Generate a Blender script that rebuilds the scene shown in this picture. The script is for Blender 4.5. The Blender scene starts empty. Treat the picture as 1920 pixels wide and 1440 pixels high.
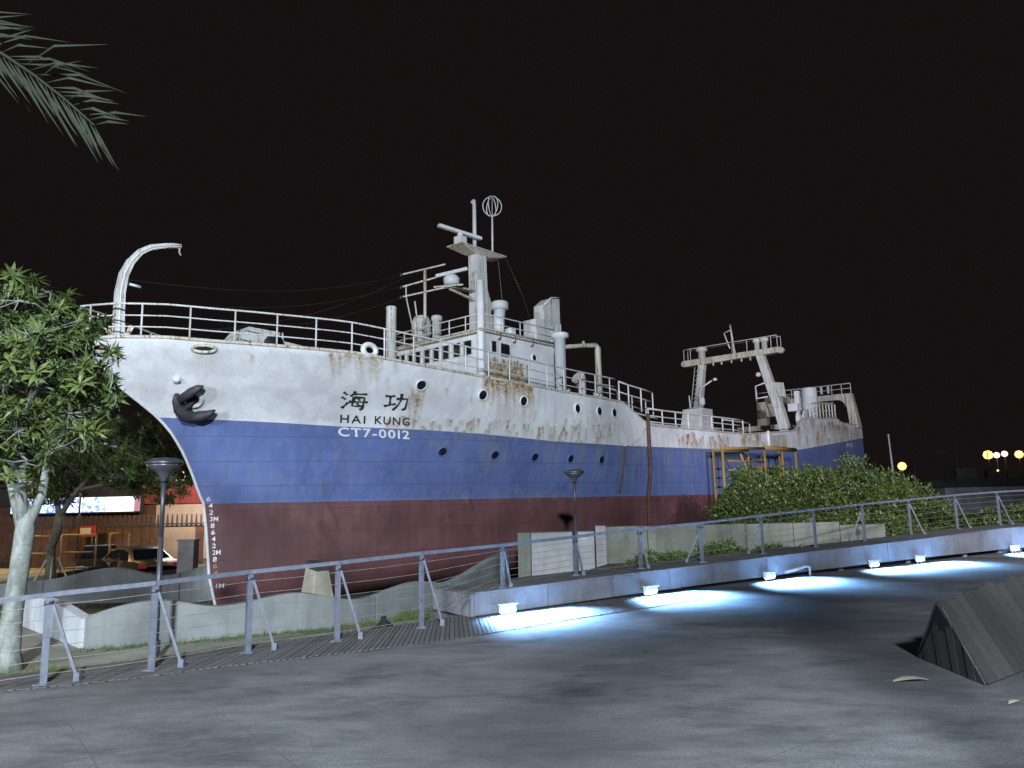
import bpy, math, random
import numpy as np
from mathutils import Vector, Matrix
rad = math.radians
scene = bpy.context.scene
COL = scene.collection

# ------------------------------------------------------------------ camera
F_PX, PITCH, ROLL, EYE = 1390.0, math.atan(212/1390.0), rad(1.2), 2.1
cd = bpy.data.cameras.new("camera")
cd.sensor_width = 36.0; cd.lens = F_PX/1920*36.0
cd.clip_start = 0.1; cd.clip_end = 3000
cam = bpy.data.objects.new("camera", cd); COL.objects.link(cam)
fw = Vector((0, math.cos(PITCH), math.sin(PITCH))); u0 = Vector((0, -math.sin(PITCH), math.cos(PITCH))); r0 = Vector((1, 0, 0))
cr = r0*math.cos(ROLL)-u0*math.sin(ROLL); cu = u0*math.cos(ROLL)+r0*math.sin(ROLL)
cam.matrix_world = Matrix(((cr.x, cu.x, -fw.x, 0), (cr.y, cu.y, -fw.y, 0), (cr.z, cu.z, -fw.z, EYE), (0, 0, 0, 1)))
scene.camera = cam
# ------------------------------------------------------------------ world: night sky
w = bpy.data.worlds.new("World"); scene.world = w; w.use_nodes = True
bg = w.node_tree.nodes["Background"]
bg.inputs[0].default_value = (0.0078, 0.0056, 0.0058, 1); bg.inputs[1].default_value = 1.0
# ------------------------------------------------------------------ lights
def aim(o, target):
    d = Vector(target)-o.location
    o.rotation_euler = d.to_track_quat('-Z', 'Y').to_euler()
def spot(name, loc, target, power, color, size, blend, radius=0.25):
    l = bpy.data.lights.new(name, 'SPOT'); l.energy = power; l.color = color
    l.spot_size = rad(size); l.spot_blend = blend; l.shadow_soft_size = radius
    o = bpy.data.objects.new(name, l); COL.objects.link(o); o.location = loc; aim(o, target); return o
def point(name, loc, power, color, radius=0.15):
    l = bpy.data.lights.new(name, 'POINT'); l.energy = power; l.color = color; l.shadow_soft_size = radius
    o = bpy.data.objects.new(name, l); COL.objects.link(o); o.location = loc; return o
spot("floodlight_bow", (1.0, -14, 12), (0, 26, 3), 74000, (0.80, 0.91, 1.0), 74, 0.6, 0.7)
spot("floodlight_stern", (16, -6, 11), (19, 52, 5), 50000, (0.93, 0.89, 1.0), 44, 0.7)
spot("side_floodlight", (-22, -8, 8.0), (-10, 19.0, -0.5), 22000, (0.84, 0.92, 1.0), 50, 0.45, 0.4)
point("parking_lamp", (-22.5, 31.5, 4.5), 1700, (1.0, 0.66, 0.28), 0.2)
point("shop_lamp", (-15.5, 39.2, 3.4), 1900, (1.0, 0.86, 0.74), 0.2)
vs = scene.view_settings
vs.view_transform = 'Standard'; vs.look = 'None'; vs.exposure = 0.0; vs.gamma = 1.0
vs.use_curve_mapping = False

# ================================================================== helpers
def tag(o, label=None, cat=None, group=None, kind=None):
    if label: o["label"] = label
    if cat: o["category"] = cat
    if group: o["group"] = group
    if kind: o["kind"] = kind
    return o
def empty(name, loc=(0, 0, 0), rz=0.0, label=None, cat=None, group=None, kind=None):
    o = bpy.data.objects.new(name, None); COL.objects.link(o)
    o.location = loc; o.rotation_euler = (0, 0, rz); o.empty_display_size = 0.3
    return tag(o, label, cat, group, kind)
def V(*a): return Vector(a)
class MB:
    def __init__(s): s.v = []; s.f = []; s.m = []; s.sm = []
    def add(s, vs, fs, mi=0, smooth=False):
        b = len(s.v); s.v += [tuple(x) for x in vs]
        for f in fs: s.f.append(tuple(b+i for i in f)); s.m.append(mi); s.sm.append(smooth)
    def box(s, c, size, mat=None, mi=0):
        hx, hy, hz = size[0]/2, size[1]/2, size[2]/2
        P = [Vector((x, y, z)) for x in (-hx, hx) for y in (-hy, hy) for z in (-hz, hz)]
        if mat is not None: P = [mat @ p for p in P]
        c = Vector(c); s.add([p+c for p in P], [(0, 1, 3, 2), (4, 6, 7, 5), (0, 4, 5, 1), (2, 3, 7, 6), (0, 2, 6, 4), (1, 5, 7, 3)], mi)
    def hexa(s, P, mi=0):   # 8 points: bottom 4 (ccw) then top 4
        s.add(P, [(3, 2, 1, 0), (4, 5, 6, 7), (0, 1, 5, 4), (1, 2, 6, 5), (2, 3, 7, 6), (3, 0, 4, 7)], mi)
    def beam(s, a, b, w_, h_, up=(0, 0, 1), mi=0):
        a = Vector(a); b = Vector(b); d = (b-a).normalized(); u = Vector(up)
        if abs(d.dot(u)) > 0.99: u = Vector((1, 0, 0))
        x = d.cross(u).normalized()*(w_/2); y = x.cross(d).normalized()*(h_/2)
        s.hexa([a-x-y, a+x-y, a+x+y, a-x+y, b-x-y, b+x-y, b+x+y, b-x+y], mi)
    def tube(s, a, b, r, n=8, r2=None, mi=0, caps=True):
        s.path([a, b], [r, r if r2 is None else r2], n, mi, caps)
    def path(s, pts, r, n=8, mi=0, caps=True, sx=1.0):
        pts = [Vector(p) for p in pts]; k = len(pts)
        if not hasattr(r, '__len__'): r = [r]*k
        base = len(s.v); prev = None
        for i, p in enumerate(pts):
            d = (pts[min(i+1, k-1)]-pts[max(i-1, 0)]).normalized()
            if prev is None:
                u = Vector((0, 0, 1)) if abs(d.z) < 0.9 else Vector((1, 0, 0))
                x = d.cross(u).normalized()
            else:
                x = (prev-d*prev.dot(d)).normalized()
            prev = x; y = d.cross(x)
            for j in range(n):
                t = 2*math.pi*j/n
                s.v.append(tuple(p+(x*math.cos(t)*sx+y*math.sin(t))*r[i]))
        for i in range(k-1):
            for j in range(n):
                a = base+i*n+j; b = base+i*n+(j+1) % n
                s.f.append((a, b, b+n, a+n)); s.m.append(mi); s.sm.append(n > 4)
        if caps:
            s.f.append(tuple(base+j for j in reversed(range(n)))); s.m.append(mi); s.sm.append(False)
            s.f.append(tuple(base+(k-1)*n+j for j in range(n))); s.m.append(mi); s.sm.append(False)
    def lathe(s, c, prof, n=20, mi=0, mat=None):   # prof: (r,z) list
        base = len(s.v); c = Vector(c)
        for r, z in prof:
            for j in range(n):
                t = 2*math.pi*j/n; p = Vector((r*math.cos(t), r*math.sin(t), z))
                if mat is not None: p = mat @ p
                s.v.append(tuple(c+p))
        for i in range(len(prof)-1):
            for j in range(n):
                a = base+i*n+j; b = base+i*n+(j+1) % n
                s.f.append((a, b, b+n, a+n)); s.m.append(mi); s.sm.append(True)
        s.f.append(tuple(base+j for j in reversed(range(n)))); s.m.append(mi); s.sm.append(False)
        s.f.append(tuple(base+(len(prof)-1)*n+j for j in range(n))); s.m.append(mi); s.sm.append(False)
    def prism(s, poly, z0, z1, mi=0):
        k = len(poly); A_ = sum(poly[i][0]*poly[(i+1) % k][1]-poly[(i+1) % k][0]*poly[i][1] for i in range(k))
        if A_ < 0: poly = poly[::-1]
        P = [(x, y, z0) for x, y in poly]+[(x, y, z1) for x, y in poly]
        s.add(P, [tuple(reversed(range(k))), tuple(range(k, 2*k))]+[(i, (i+1) % k, k+(i+1) % k, k+i) for i in range(k)], mi)
    def mesh(s, name, mats):
        me = bpy.data.meshes.new(name); me.from_pydata(s.v, [], s.f)
        for m in (mats if isinstance(mats, (list, tuple)) else [mats]): me.materials.append(m)
        me.polygons.foreach_set("material_index", s.m); me.polygons.foreach_set("use_smooth", s.sm)
        me.update(); return me
    def build(s, name, mats, parent=None):
        return link(name, s.mesh(name, mats), parent)
def link(name, me, parent=None):
    o = bpy.data.objects.new(name, me); COL.objects.link(o)
    if parent: o.parent = parent
    return o
def bevel(o, wd=0.01, seg=2):
    m = o.modifiers.new("bevel", 'BEVEL'); m.width = wd; m.segments = seg; m.limit_method = 'ANGLE'; m.angle_limit = rad(35); return o
def copy_tree(o, parent=None):
    c = o.copy(); COL.objects.link(c)
    if parent: c.parent = parent
    for ch in list(o.children): copy_tree(ch, c)
    return c

# ------------------------------------------------------------------ materials
class NT:
    def __init__(s, name):
        s.mat = bpy.data.materials.new(name); s.mat.use_nodes = True; s.nt = s.mat.node_tree
        s.b = s.nt.nodes["Principled BSDF"]
    def n(s, t, **kw):
        nd = s.nt.nodes.new(t)
        for k, v in kw.items(): setattr(nd, k, v)
        return nd
    def l(s, a, b): s.nt.links.new(a, b)
    def pos(s): return s.n("ShaderNodeNewGeometry").outputs["Position"]
    def obj(s): return s.n("ShaderNodeTexCoord").outputs["Object"]
    def mapping(s, vec, scale=(1, 1, 1), rot=(0, 0, 0), loc=(0, 0, 0)):
        m = s.n("ShaderNodeMapping"); m.inputs["Scale"].default_value = scale; m.inputs["Rotation"].default_value = rot; m.inputs["Location"].default_value = loc
        s.l(vec, m.inputs["Vector"]); return m.outputs[0]
    def noise(s, vec, scale, detail=4, rough=0.55, dist=0.0):
        t = s.n("ShaderNodeTexNoise"); t.inputs["Scale"].default_value = scale; t.inputs["Detail"].default_value = detail
        t.inputs["Roughness"].default_value = rough; t.inputs["Distortion"].default_value = dist
        s.l(vec, t.inputs["Vector"]); return t.outputs["Fac"]
    def ramp(s, fac, a, b, lo=0.0, hi=1.0):
        m = s.n("ShaderNodeMapRange"); m.inputs[1].default_value = a; m.inputs[2].default_value = b; m.inputs[3].default_value = lo; m.inputs[4].default_value = hi
        s.l(fac, m.inputs[0]); return m.outputs[0]
    def math(s, op, a, b=None):
        m = s.n("ShaderNodeMath", operation=op)
        for i, x in enumerate((a, b)):
            if x is None: continue
            if isinstance(x, (int, float)): m.inputs[i].default_value = x
            else: s.l(x, m.inputs[i])
        return m.outputs[0]
    def mix(s, fac, a, b):
        m = s.n("ShaderNodeMix", data_type='RGBA')
        if isinstance(fac, (int, float)): m.inputs[0].default_value = fac
        else: s.l(fac, m.inputs[0])
        for i, x in ((6, a), (7, b)):
            if isinstance(x, tuple): m.inputs[i].default_value = (x[0], x[1], x[2], 1)
            else: s.l(x, m.inputs[i])
        return m.outputs[2]
    def attr(s, name): return s.n("ShaderNodeAttribute", attribute_name=name).outputs["Fac"]
    def bump(s, h, strength=0.3, dist=0.02):
        b = s.n("ShaderNodeBump"); b.inputs["Strength"].default_value = strength; b.inputs["Distance"].default_value = dist
        s.l(h, b.inputs["Height"]); s.l(b.outputs[0], s.b.inputs["Normal"])
    def out(s, col=None, rough=0.6, metal=0.0, spec=None):
        if col is not None:
            if isinstance(col, tuple): s.b.inputs["Base Color"].default_value = (*col, 1)
            else: s.l(col, s.b.inputs["Base Color"])
        if isinstance(rough, (int, float)): s.b.inputs["Roughness"].default_value = rough
        else: s.l(rough, s.b.inputs["Roughness"])
        s.b.inputs["Metallic"].default_value = metal
        if spec is not None: s.b.inputs["Specular IOR Level"].default_value = spec
        return s.mat

def simple(name, col, rough=0.6, metal=0.0, var=0.25, scale=6.0, bump=0.0, spec=None):
    t = NT(name); p = t.obj(); f = t.noise(p, scale, 5)
    d = tuple(c*(1-var) for c in col); b = tuple(min(1, c*(1+var)) for c in col)
    c = t.mix(t.ramp(f, 0.3, 0.7), d, b)
    if bump: t.bump(t.noise(p, scale*6, 4), bump, 0.01)
    return t.out(c, rough, metal, spec)
def emit(name, col, strength):
    t = NT(name); t.out((0.02, 0.02, 0.02), 0.5); t.b.inputs["Emission Color"].default_value = (*col, 1); t.b.inputs["Emission Strength"].default_value = strength
    return t.mat

def painted(name, col, dirt, rust_amt, dirt_amt=0.35, seam=False, bumpy=0.15, rc=((0.34, 0.225, 0.085), (0.15, 0.068, 0.022))):
    """weathered ship paint: vertical grime streaks, rust speckles, and rust from the mesh attribute"""
    t = NT(name); p = t.pos()
    st = t.noise(t.mapping(p, (3.2, 3.2, 0.16)), 1.5, 6, 0.62)
    st2 = t.noise(t.mapping(p, (9, 9, 0.35), loc=(3, 1, 7)), 1.6, 5, 0.6)
    big = t.noise(p, 0.45, 5, 0.6)
    fine = t.noise(p, 9.0, 6, 0.68)
    c0 = t.mix(t.ramp(big, 0.35, 0.68), tuple(x*0.80 for x in col), tuple(min(1, x*1.12) for x in col))
    c1 = t.mix(t.math('MULTIPLY', t.ramp(st, 0.46, 0.72), dirt_amt), c0, dirt)
    c1 = t.mix(t.math('MULTIPLY', t.ramp(st2, 0.5, 0.75), dirt_amt*0.8), c1, tuple(x*0.8 for x in dirt))
    # mottled patch-paint
    vor = t.n("ShaderNodeTexNoise"); vor.inputs["Scale"].default_value = 1.4; vor.inputs["Detail"].default_value = 7; t.l(p, vor.inputs["Vector"])
    c1 = t.mix(t.math('MULTIPLY', t.ramp(vor.outputs["Fac"], 0.53, 0.58), 0.16), c1, tuple(min(1, x*1.35+0.02) for x in col))
    rs = t.math('MULTIPLY', t.ramp(st2, 0.53, 0.68), t.ramp(fine, 0.36, 0.58))
    rs = t.math('MULTIPLY', rs, rust_amt)
    ra = t.math('MULTIPLY', t.attr("rust"), t.ramp(fine, 0.22, 0.6, 0.6, 1.6))
    rf = t.n("ShaderNodeClamp"); t.l(t.math('ADD', rs, ra), rf.inputs[0])
    rcol = t.mix(t.ramp(fine, 0.4, 0.65), rc[0], rc[1])
    c2 = t.mix(rf.outputs[0], c1, rcol)
    da = t.n("ShaderNodeClamp"); t.l(t.attr("grime"), da.inputs[0])
    c2 = t.mix(da.outputs[0], c2, tuple(x*0.55 for x in dirt))
    h = t.math('MULTIPLY', fine, 0.25)
    if seam:
        o = t.obj(); sp = t.n("ShaderNodeSeparateXYZ"); t.l(o, sp.inputs[0])
        def line(v, per, half):
            fr = t.math('FRACT', t.math('DIVIDE', t.math('ADD', v, 100.0), per))
            return t.math('LESS_THAN', t.math('ABSOLUTE', t.math('SUBTRACT', fr, 0.5)), half/per)
        wob = t.math('ADD', sp.outputs[2], t.math('MULTIPLY', t.math('SUBTRACT', big, 0.5), 0.04))
        ln = t.math('MAXIMUM', line(wob, 0.72, 0.014), t.math('MULTIPLY', line(sp.outputs[0], 5.9, 0.014), 0.5))
        ln = t.math('MULTIPLY', ln, t.ramp(st, 0.3, 0.6, 0.25, 1.0))
        c2 = t.mix(t.math('MULTIPLY', ln, 0.5), c2, tuple(x*0.35 for x in col))
        h = t.math('ADD', h, ln)
    t.bump(h, bumpy, 0.012)
    return t.out(c2, t.ramp(fine, 0.3, 0.7, 0.42, 0.7), 0.0, 0.35)

M = {}
M['white'] = painted("hull_white", (0.62, 0.625, 0.66), (0.40, 0.39, 0.34), 0.08, 0.26, False, 0.12)
M['blue'] = painted("hull_blue", (0.094, 0.134, 0.325), (0.17, 0.20, 0.30), 0.03, 0.5, True, 0.25, ((0.24, 0.25, 0.23), (0.17, 0.15, 0.11)))
M['red'] = painted("hull_red", (0.128, 0.053, 0.060), (0.065, 0.038, 0.036), 0.05, 0.5, True, 0.25)
M['white_old'] = painted("deck_white", (0.55, 0.56, 0.57), (0.34, 0.30, 0.22), 1.1, 0.5)
M['white_rusty'] = painted("rusty_white", (0.50, 0.49, 0.45), (0.32, 0.25, 0.13), 2.4, 0.75)
M['black'] = simple("black_paint", (0.012, 0.012, 0.016), 0.5)
M['glass'] = simple("dark_glass", (0.010, 0.012, 0.018), 0.12, spec=0.6)
M['rust'] = simple("rust_iron", (0.085, 0.04, 0.025), 0.85, 0, 0.5, 9, 0.4)
M['iron'] = simple("anchor_iron", (0.028, 0.024, 0.03), 0.6, 0.0, 0.5, 9, 0.4)
M['letter'] = simple("letter_black", (0.02, 0.02, 0.022), 0.6, 0, 0.6, 14)
M['letter_w'] = simple("letter_white", (0.66, 0.67, 0.7), 0.6, 0, 0.2, 14)
M['letter_r'] = simple("letter_faded", (0.33, 0.2, 0.09), 0.7, 0, 0.5, 14)
M['deck'] = simple("deck_green", (0.10, 0.11, 0.10), 0.8)
M['rail'] = simple("galvanised_rail", (0.135, 0.148, 0.19), 0.45, 0.15, 0.2, 12)
M['cable'] = simple("steel_cable", (0.26, 0.255, 0.24), 0.4, 0.3, 0.2)
M['yellow'] = simple("yellow_paint", (0.27, 0.165, 0.045), 0.55, 0, 0.3, 10)
M['pole'] = simple("lamp_pole_grey", (0.055, 0.058, 0.07), 0.4, 0.3, 0.2)
M['lamp_steel'] = simple("lamp_bowl_steel", (0.085, 0.085, 0.105), 0.35, 0.4, 0.2)
M['bulb'] = simple("lamp_lens", (0.35, 0.35, 0.36), 0.3)

def concrete(name, col, stain=0.5, sc=1.0):
    t = NT(name); p = t.pos()
    a = t.noise(p, 0.9*sc, 7, 0.62); b = t.noise(t.mapping(p, (3, 3, 0.4)), 1.4*sc, 5, 0.6); f = t.noise(p, 22*sc, 5, 0.7)
    c = t.mix(t.ramp(a, 0.3, 0.72), tuple(x*0.58 for x in col), tuple(x*1.18 for x in col))
    c = t.mix(t.math('MULTIPLY', t.ramp(b, 0.48, 0.72), stain), c, (col[0]*0.45, col[1]*0.46, col[2]*0.40))
    c = t.mix(t.math('MULTIPLY', t.ramp(f, 0.5, 0.75), 0.25), c, tuple(x*0.5 for x in col))
    t.bump(f, 0.35, 0.01)
    return t.out(c, 0.85, 0, 0.25)
M['wave'] = concrete("wave_wall_concrete", (0.195, 0.205, 0.208), 0.45)
M['pier'] = concrete("pier_concrete", (0.35, 0.345, 0.36), 0.45)
M['retain'] = concrete("retaining_concrete", (0.19, 0.195, 0.165), 0.75)
M['endwall'] = concrete("end_wall_concrete", (0.52, 0.54, 0.58), 0.35)
M['cradle'] = concrete("cradle_concrete", (0.40, 0.37, 0.30), 0.5)
M['path'] = concrete("path_concrete", (0.25, 0.24, 0.20), 0.55, 0.7)
M['fascia'] = concrete("fascia_grey", (0.165, 0.165, 0.185), 0.5, 1.5)
M['basin'] = concrete("yard_ground", (0.10, 0.095, 0.075), 0.6, 0.6)

def plaza_mat():
    t = NT("plaza_paving"); p = t.pos()
    q = t.mapping(p, (1, 1, 1), (0, 0, rad(-38)))
    br = t.n("ShaderNodeTexBrick"); br.offset = 0.0; br.inputs["Scale"].default_value = 1.0
    br.inputs["Brick Width"].default_value = 1.25; br.inputs["Row Height"].default_value = 1.25; br.inputs["Mortar Size"].default_value = 0.010
    br.inputs["Mortar Smooth"].default_value = 0.4; br.inputs["Bias"].default_value = 0.0
    br.inputs["Color1"].default_value = (0.9, 0.9, 0.9, 1); br.inputs["Color2"].default_value = (1, 1, 1, 1); br.inputs["Mortar"].default_value = (0, 0, 0, 1)
    t.l(q, br.inputs["Vector"])
    s1 = t.noise(t.mapping(p, (0.7, 1.3, 1), (0, 0, rad(-24))), 0.85, 9, 0.7, 0.35)
    s2 = t.noise(t.mapping(p, (0.6, 1.7, 1), (0, 0, rad(-34))), 2.6, 9, 0.74, 0.3)
    big = t.noise(p, 0.25, 4, 0.5); f = t.noise(p, 38, 5, 0.7)
    c = t.mix(t.ramp(s1, 0.36, 0.64), (0.056, 0.055, 0.061), (0.205, 0.210, 0.226))
    c = t.mix(t.math('MULTIPLY', t.ramp(s2, 0.42, 0.72), 0.55), c, (0.235, 0.238, 0.25))
    c = t.mix(t.math('MULTIPLY', t.ramp(big, 0.46, 0.62), 0.6), c, (0.062, 0.060, 0.060))
    c = t.mix(t.math('MULTIPLY', t.ramp(f, 0.46, 0.60), 0.75), c, (0.092, 0.092, 0.096))
    c = t.mix(t.math('MULTIPLY', br.outputs["Fac"], t.ramp(s2, 0.44, 0.64, 0.0, 0.35)), c, (0.03, 0.03, 0.03))
    t.bump(t.math('ADD', f, t.math('MULTIPLY', br.outputs["Fac"], -0.5)), 0.35, 0.012)
    return t.out(c, t.ramp(s1, 0.3, 0.7, 0.85, 0.68), 0, 0.25)
M['plaza'] = plaza_mat()
def wood_mat(name, a, b):
    t = NT(name); o = t.obj(); inf = t.n("ShaderNodeObjectInfo")
    g = t.noise(t.mapping(o, (1.5, 24, 24)), 2.0, 6, 0.65)
    c = t.mix(t.ramp(g, 0.3, 0.7), a, b)
    c = t.mix(t.math('MULTIPLY', inf.outputs["Random"], 0.45), c, tuple(x*0.5 for x in a))
    t.bump(g, 0.4, 0.006); return t.out(c, 0.75, 0, 0.3)
M['plank'] = wood_mat("plank_wood", (0.078, 0.075, 0.077), (0.145, 0.142, 0.140))
M['slat'] = wood_mat("dark_slat_wood", (0.045, 0.041, 0.040), (0.095, 0.088, 0.086))

def leaf_mat(name, a, b, rough=0.42):
    t = NT(name); inf = t.n("ShaderNodeObjectInfo"); g = t.n("ShaderNodeNewGeometry")
    rnd = g.outputs["Random Per Island"]
    n_ = t.noise(t.pos(), 1.3, 3)
    c = t.mix(rnd, a, b); c = t.mix(t.math('MULTIPLY', t.ramp(n_, 0.4, 0.7), 0.4), c, (b[0]*1.3, b[1]*1.2, b[2]*0.8))
    t.b.inputs["Subsurface Weight"].default_value = 0.0
    return t.out(c, rough, 0, 0.45)
M['leaf'] = leaf_mat("tree_leaf", (0.022, 0.036, 0.014), (0.105, 0.148, 0.045))
M['leaf2'] = leaf_mat("back_tree_leaf", (0.030, 0.052, 0.016), (0.075, 0.105, 0.03))
M['bush'] = leaf_mat("bush_leaf", (0.022, 0.040, 0.012), (0.120, 0.160, 0.050), 0.38)
M['palm'] = leaf_mat("palm_leaf_shaded", (0.004, 0.006, 0.003), (0.016, 0.022, 0.009), 0.8)  # leaf colours darkened to stand in for fronds the light misses
M['grass'] = leaf_mat("grass_blade", (0.035, 0.06, 0.015), (0.10, 0.15, 0.035), 0.6)
def bark_mat():
    t = NT("pale_bark"); p = t.pos()
    a = t.noise(t.mapping(p, (1, 1, 0.5)), 9, 6, 0.65); b = t.noise(t.mapping(p, (1, 1, 3.5)), 5, 4, 0.5)
    c = t.mix(t.ramp(a, 0.3, 0.7), (0.13, 0.14, 0.125), (0.30, 0.32, 0.305))
    c = t.mix(t.math('MULTIPLY', t.ramp(b, 0.55, 0.75), 0.6), c, (0.09, 0.095, 0.08))
    t.bump(a, 0.5, 0.02); return t.out(c, 0.85, 0, 0.2)
M['bark'] = bark_mat()
M['bark2'] = simple("dark_bark", (0.11, 0.10, 0.075), 0.9, 0, 0.4, 8, 0.5)

# ================================================================== the setting
mb = MB(); mb.add([(-900, -300, -1.05), (900, -300, -1.05), (900, 1500, -1.05), (-900, 1500, -1.05)], [(0, 1, 2, 3)])
tag(mb.build("ground", M['basin']), kind="structure")
front = [(-40, -1.5), (-16, 4.6), (-10, 7.2), (-5.97, 8.96), (-5.31, 9.2), (-4.65, 9.5), (-3.96, 9.96), (-3.17, 10.35), (-1.98, 10.95), (-0.6, 11.85), (1.23, 13.4), (3.92, 15.4)]
back = [(-41, 0), (-16.6, 5.9), (-10.6, 8.3), (-6.53, 9.78), (-5.85, 10.1), (-5.18, 10.58), (-4.52, 11.07), (-3.73, 11.54), (-3.03, 12.1), (-2.37, 12.55), (-1.46, 13.43), (-0.98, 13.9)]
mb = MB(); mb.prism([(-32, 26.2), (-18.6, 26.2), (-18.0, 31.5), (-32, 36)], -1.3, -.50); tag(mb.build("car_park", M['path']), kind="structure")
# raised walkway front line: x, y, top z, bottom z
FAS = [(-0.75, 13.6, .40, .03), (1.5, 15.2, .44, .05), (4.1, 17.0, .48, .08), (7.5, 19.3, .54, .10), (11.4, 21.6, .63, .14), (15.6, 24.2, .76, .14), (19.0, 25.6, .82, .14), (24, 26.6, .86, .14)]
def smooth_poly(pts, step):
    P = np.array(pts, float); k = len(P)
    d = np.r_[0, np.cumsum(np.hypot(*(np.diff(P[:, :2], axis=0).T)))]
    dd = np.linspace(0, d[-1], int(d[-1]/step)+1); out = np.stack([np.interp(dd, d, P[:, i]) for i in range(P.shape[1])], 1)
    for _ in range(int(1.2/step)):
        q = out.copy(); q[1:-1] = (out[:-2]+out[2:]+out[1:-1]*2)/4; out = q
    return out
fas = smooth_poly(FAS, 0.15)
tn = np.gradient(fas[:, :2], axis=0); tn /= np.linalg.norm(tn, axis=1)[:, None]
nb = np.stack([-tn[:, 1], tn[:, 0]], 1)            # towards the ship
deck_back = fas[:, :2]+nb*1.55
plaza_poly = [tuple(p) for p in back]+[tuple(p) for p in deck_back[::12]]+[(60, 30), (60, -60), (-60, -60), (-60, -4)]
mb = MB(); mb.prism(plaza_poly, -1.2, 0.0); tag(mb.build("plaza", M['plaza']), kind="structure")
WALL = [(-7.82, 13.87), (-6.46, 14.37), (-5.1, 15.02), (-3.97, 15.48), (-3.05, 16.33), (-1.43, 18.91)]
terr = [(-60, 26), (-12, 17.9)]+[(x, y+0.1) for x, y in WALL]+[(-0.6, 21.5), (0.0, 24.1), (2.6, 25.2), (30, 38), (60, 50), (60, -10), (-60, -10)]
mb = MB(); mb.prism(terr, -1.3, -0.45); tag(mb.build("path", M['path']), kind="structure")

sb_poly = [tuple(deck_back[i]) for i in range(22, 118, 8)]+[(15.2, 28.0), (3.0, 24.75), (1.2, 20.6)]
mb = MB(); mb.prism(sb_poly, -.6, -.11); tag(mb.build("soil_bed", M['basin']), kind="structure")
# boardwalk planks along the promenade edge: every plank a piece
bw = empty("boardwalk", (0, 0, 0)); tag(bw, kind="structure")
rng = random.Random(3)
def interp(P, t):
    P = np.array(P, float); d = np.r_[0, np.cumsum(np.hypot(*np.diff(P, axis=0).T))]; x = t*d[-1]
    return np.array([np.interp(x, d, P[:, 0]), np.interp(x, d, P[:, 1])])
fr2 = front[2:]; bk2 = back[2:]+[tuple(deck_back[i]*0.35+fas[i, :2]*0.65) for i in (0, 10, 20)]
def front_at(u): # follow the strip with matched parameters
    return interp(fr2, u)
NP_ = 190
bl = interp(fr2, 0)
fp = [interp(fr2, i/NP_) for i in range(NP_+1)]
# back edge: same arc parameter on the back line, which runs on under the raised walkway
bkx = [(-9.95, 8.55)]+back[3:]+[(-0.3, 14.6), (1.4, 15.9), (3.9, 17.6)]
bp = [interp(bkx, i/NP_) for i in range(NP_+1)]
for i in range(NP_):
    a, b, c, d_ = fp[i], fp[i+1], bp[i+1], bp[i]
    g = 0.095
    A0 = a+(b-a)*g; B0 = b-(b-a)*g; C0 = c-(c-d_)*g; D0 = d_+(c-d_)*g
    cen = (A0+B0+C0+D0)/4; zt = 0.014+rng.uniform(-.003, .003); ext = rng.uniform(-.02, .02)
    ux = (C0+D0-A0-B0); L_ = np.linalg.norm(ux); ux = ux/L_; ang = math.atan2(ux[1], ux[0])
    R_ = np.array([[math.cos(-ang), -math.sin(-ang)], [math.sin(-ang), math.cos(-ang)]])
    Q = [R_@(p-cen) for p in (A0, B0, C0, D0)]
    Q = [(q[0]+(ext if q[0] < 0 else 0), q[1]) for q in Q]
    mb = MB(); mb.hexa([(x, y, 0.004) for x, y in Q]+[(x, y, zt) for x, y in Q])
    o = mb.build("plank", M['plank'], bw); o.location = (cen[0], cen[1], 0); o.rotation_euler = (0, 0, ang)
mb = MB()
fpp = [tuple(p) for p in fp]; bpp = [tuple(p) for p in bp]
mb.add([(x, y, .003) for x, y in fpp]+[(x, y, .003) for x, y in bpp], [(i, i+1, NP_+1+i+1, NP_+1+i) for i in range(NP_)])
mb.build("plank_gap_shade", M['black'], bw)  # flat black sheet under the planks, standing in for shade in the gaps

# raised walkway: deck planks, fascia panels, legs
rw = empty("raised_walkway"); tag(rw, kind="structure")
nseg = len(fas)-1
i = 0; per = 11
while i < nseg:
    j = min(i+per, nseg); mb = MB()
    for k in range(i, j):
        p0, p1 = fas[k], fas[k+1]; n0, n1 = nb[k], nb[k+1]
        e0 = 0.06 if k == i else 0; e1 = 0.06 if k == j-1 else 0
        a = p0[:2]+(p1[:2]-p0[:2])*e0; b = p1[:2]-(p1[:2]-p0[:2])*e1
        a2 = a+n0*.10; b2 = b+n1*.10
        mb.hexa([(a[0], a[1], p0[3]), (b[0], b[1], p1[3]), (b2[0], b2[1], p1[3]), (a2[0], a2[1], p0[3]),
                 (a[0], a[1], p0[2]), (b[0], b[1], p1[2]), (b2[0], b2[1], p1[2]), (a2[0], a2[1], p0[2])])
    mb.build("fascia_panel", M['fascia'], rw)
    i = j
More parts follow.
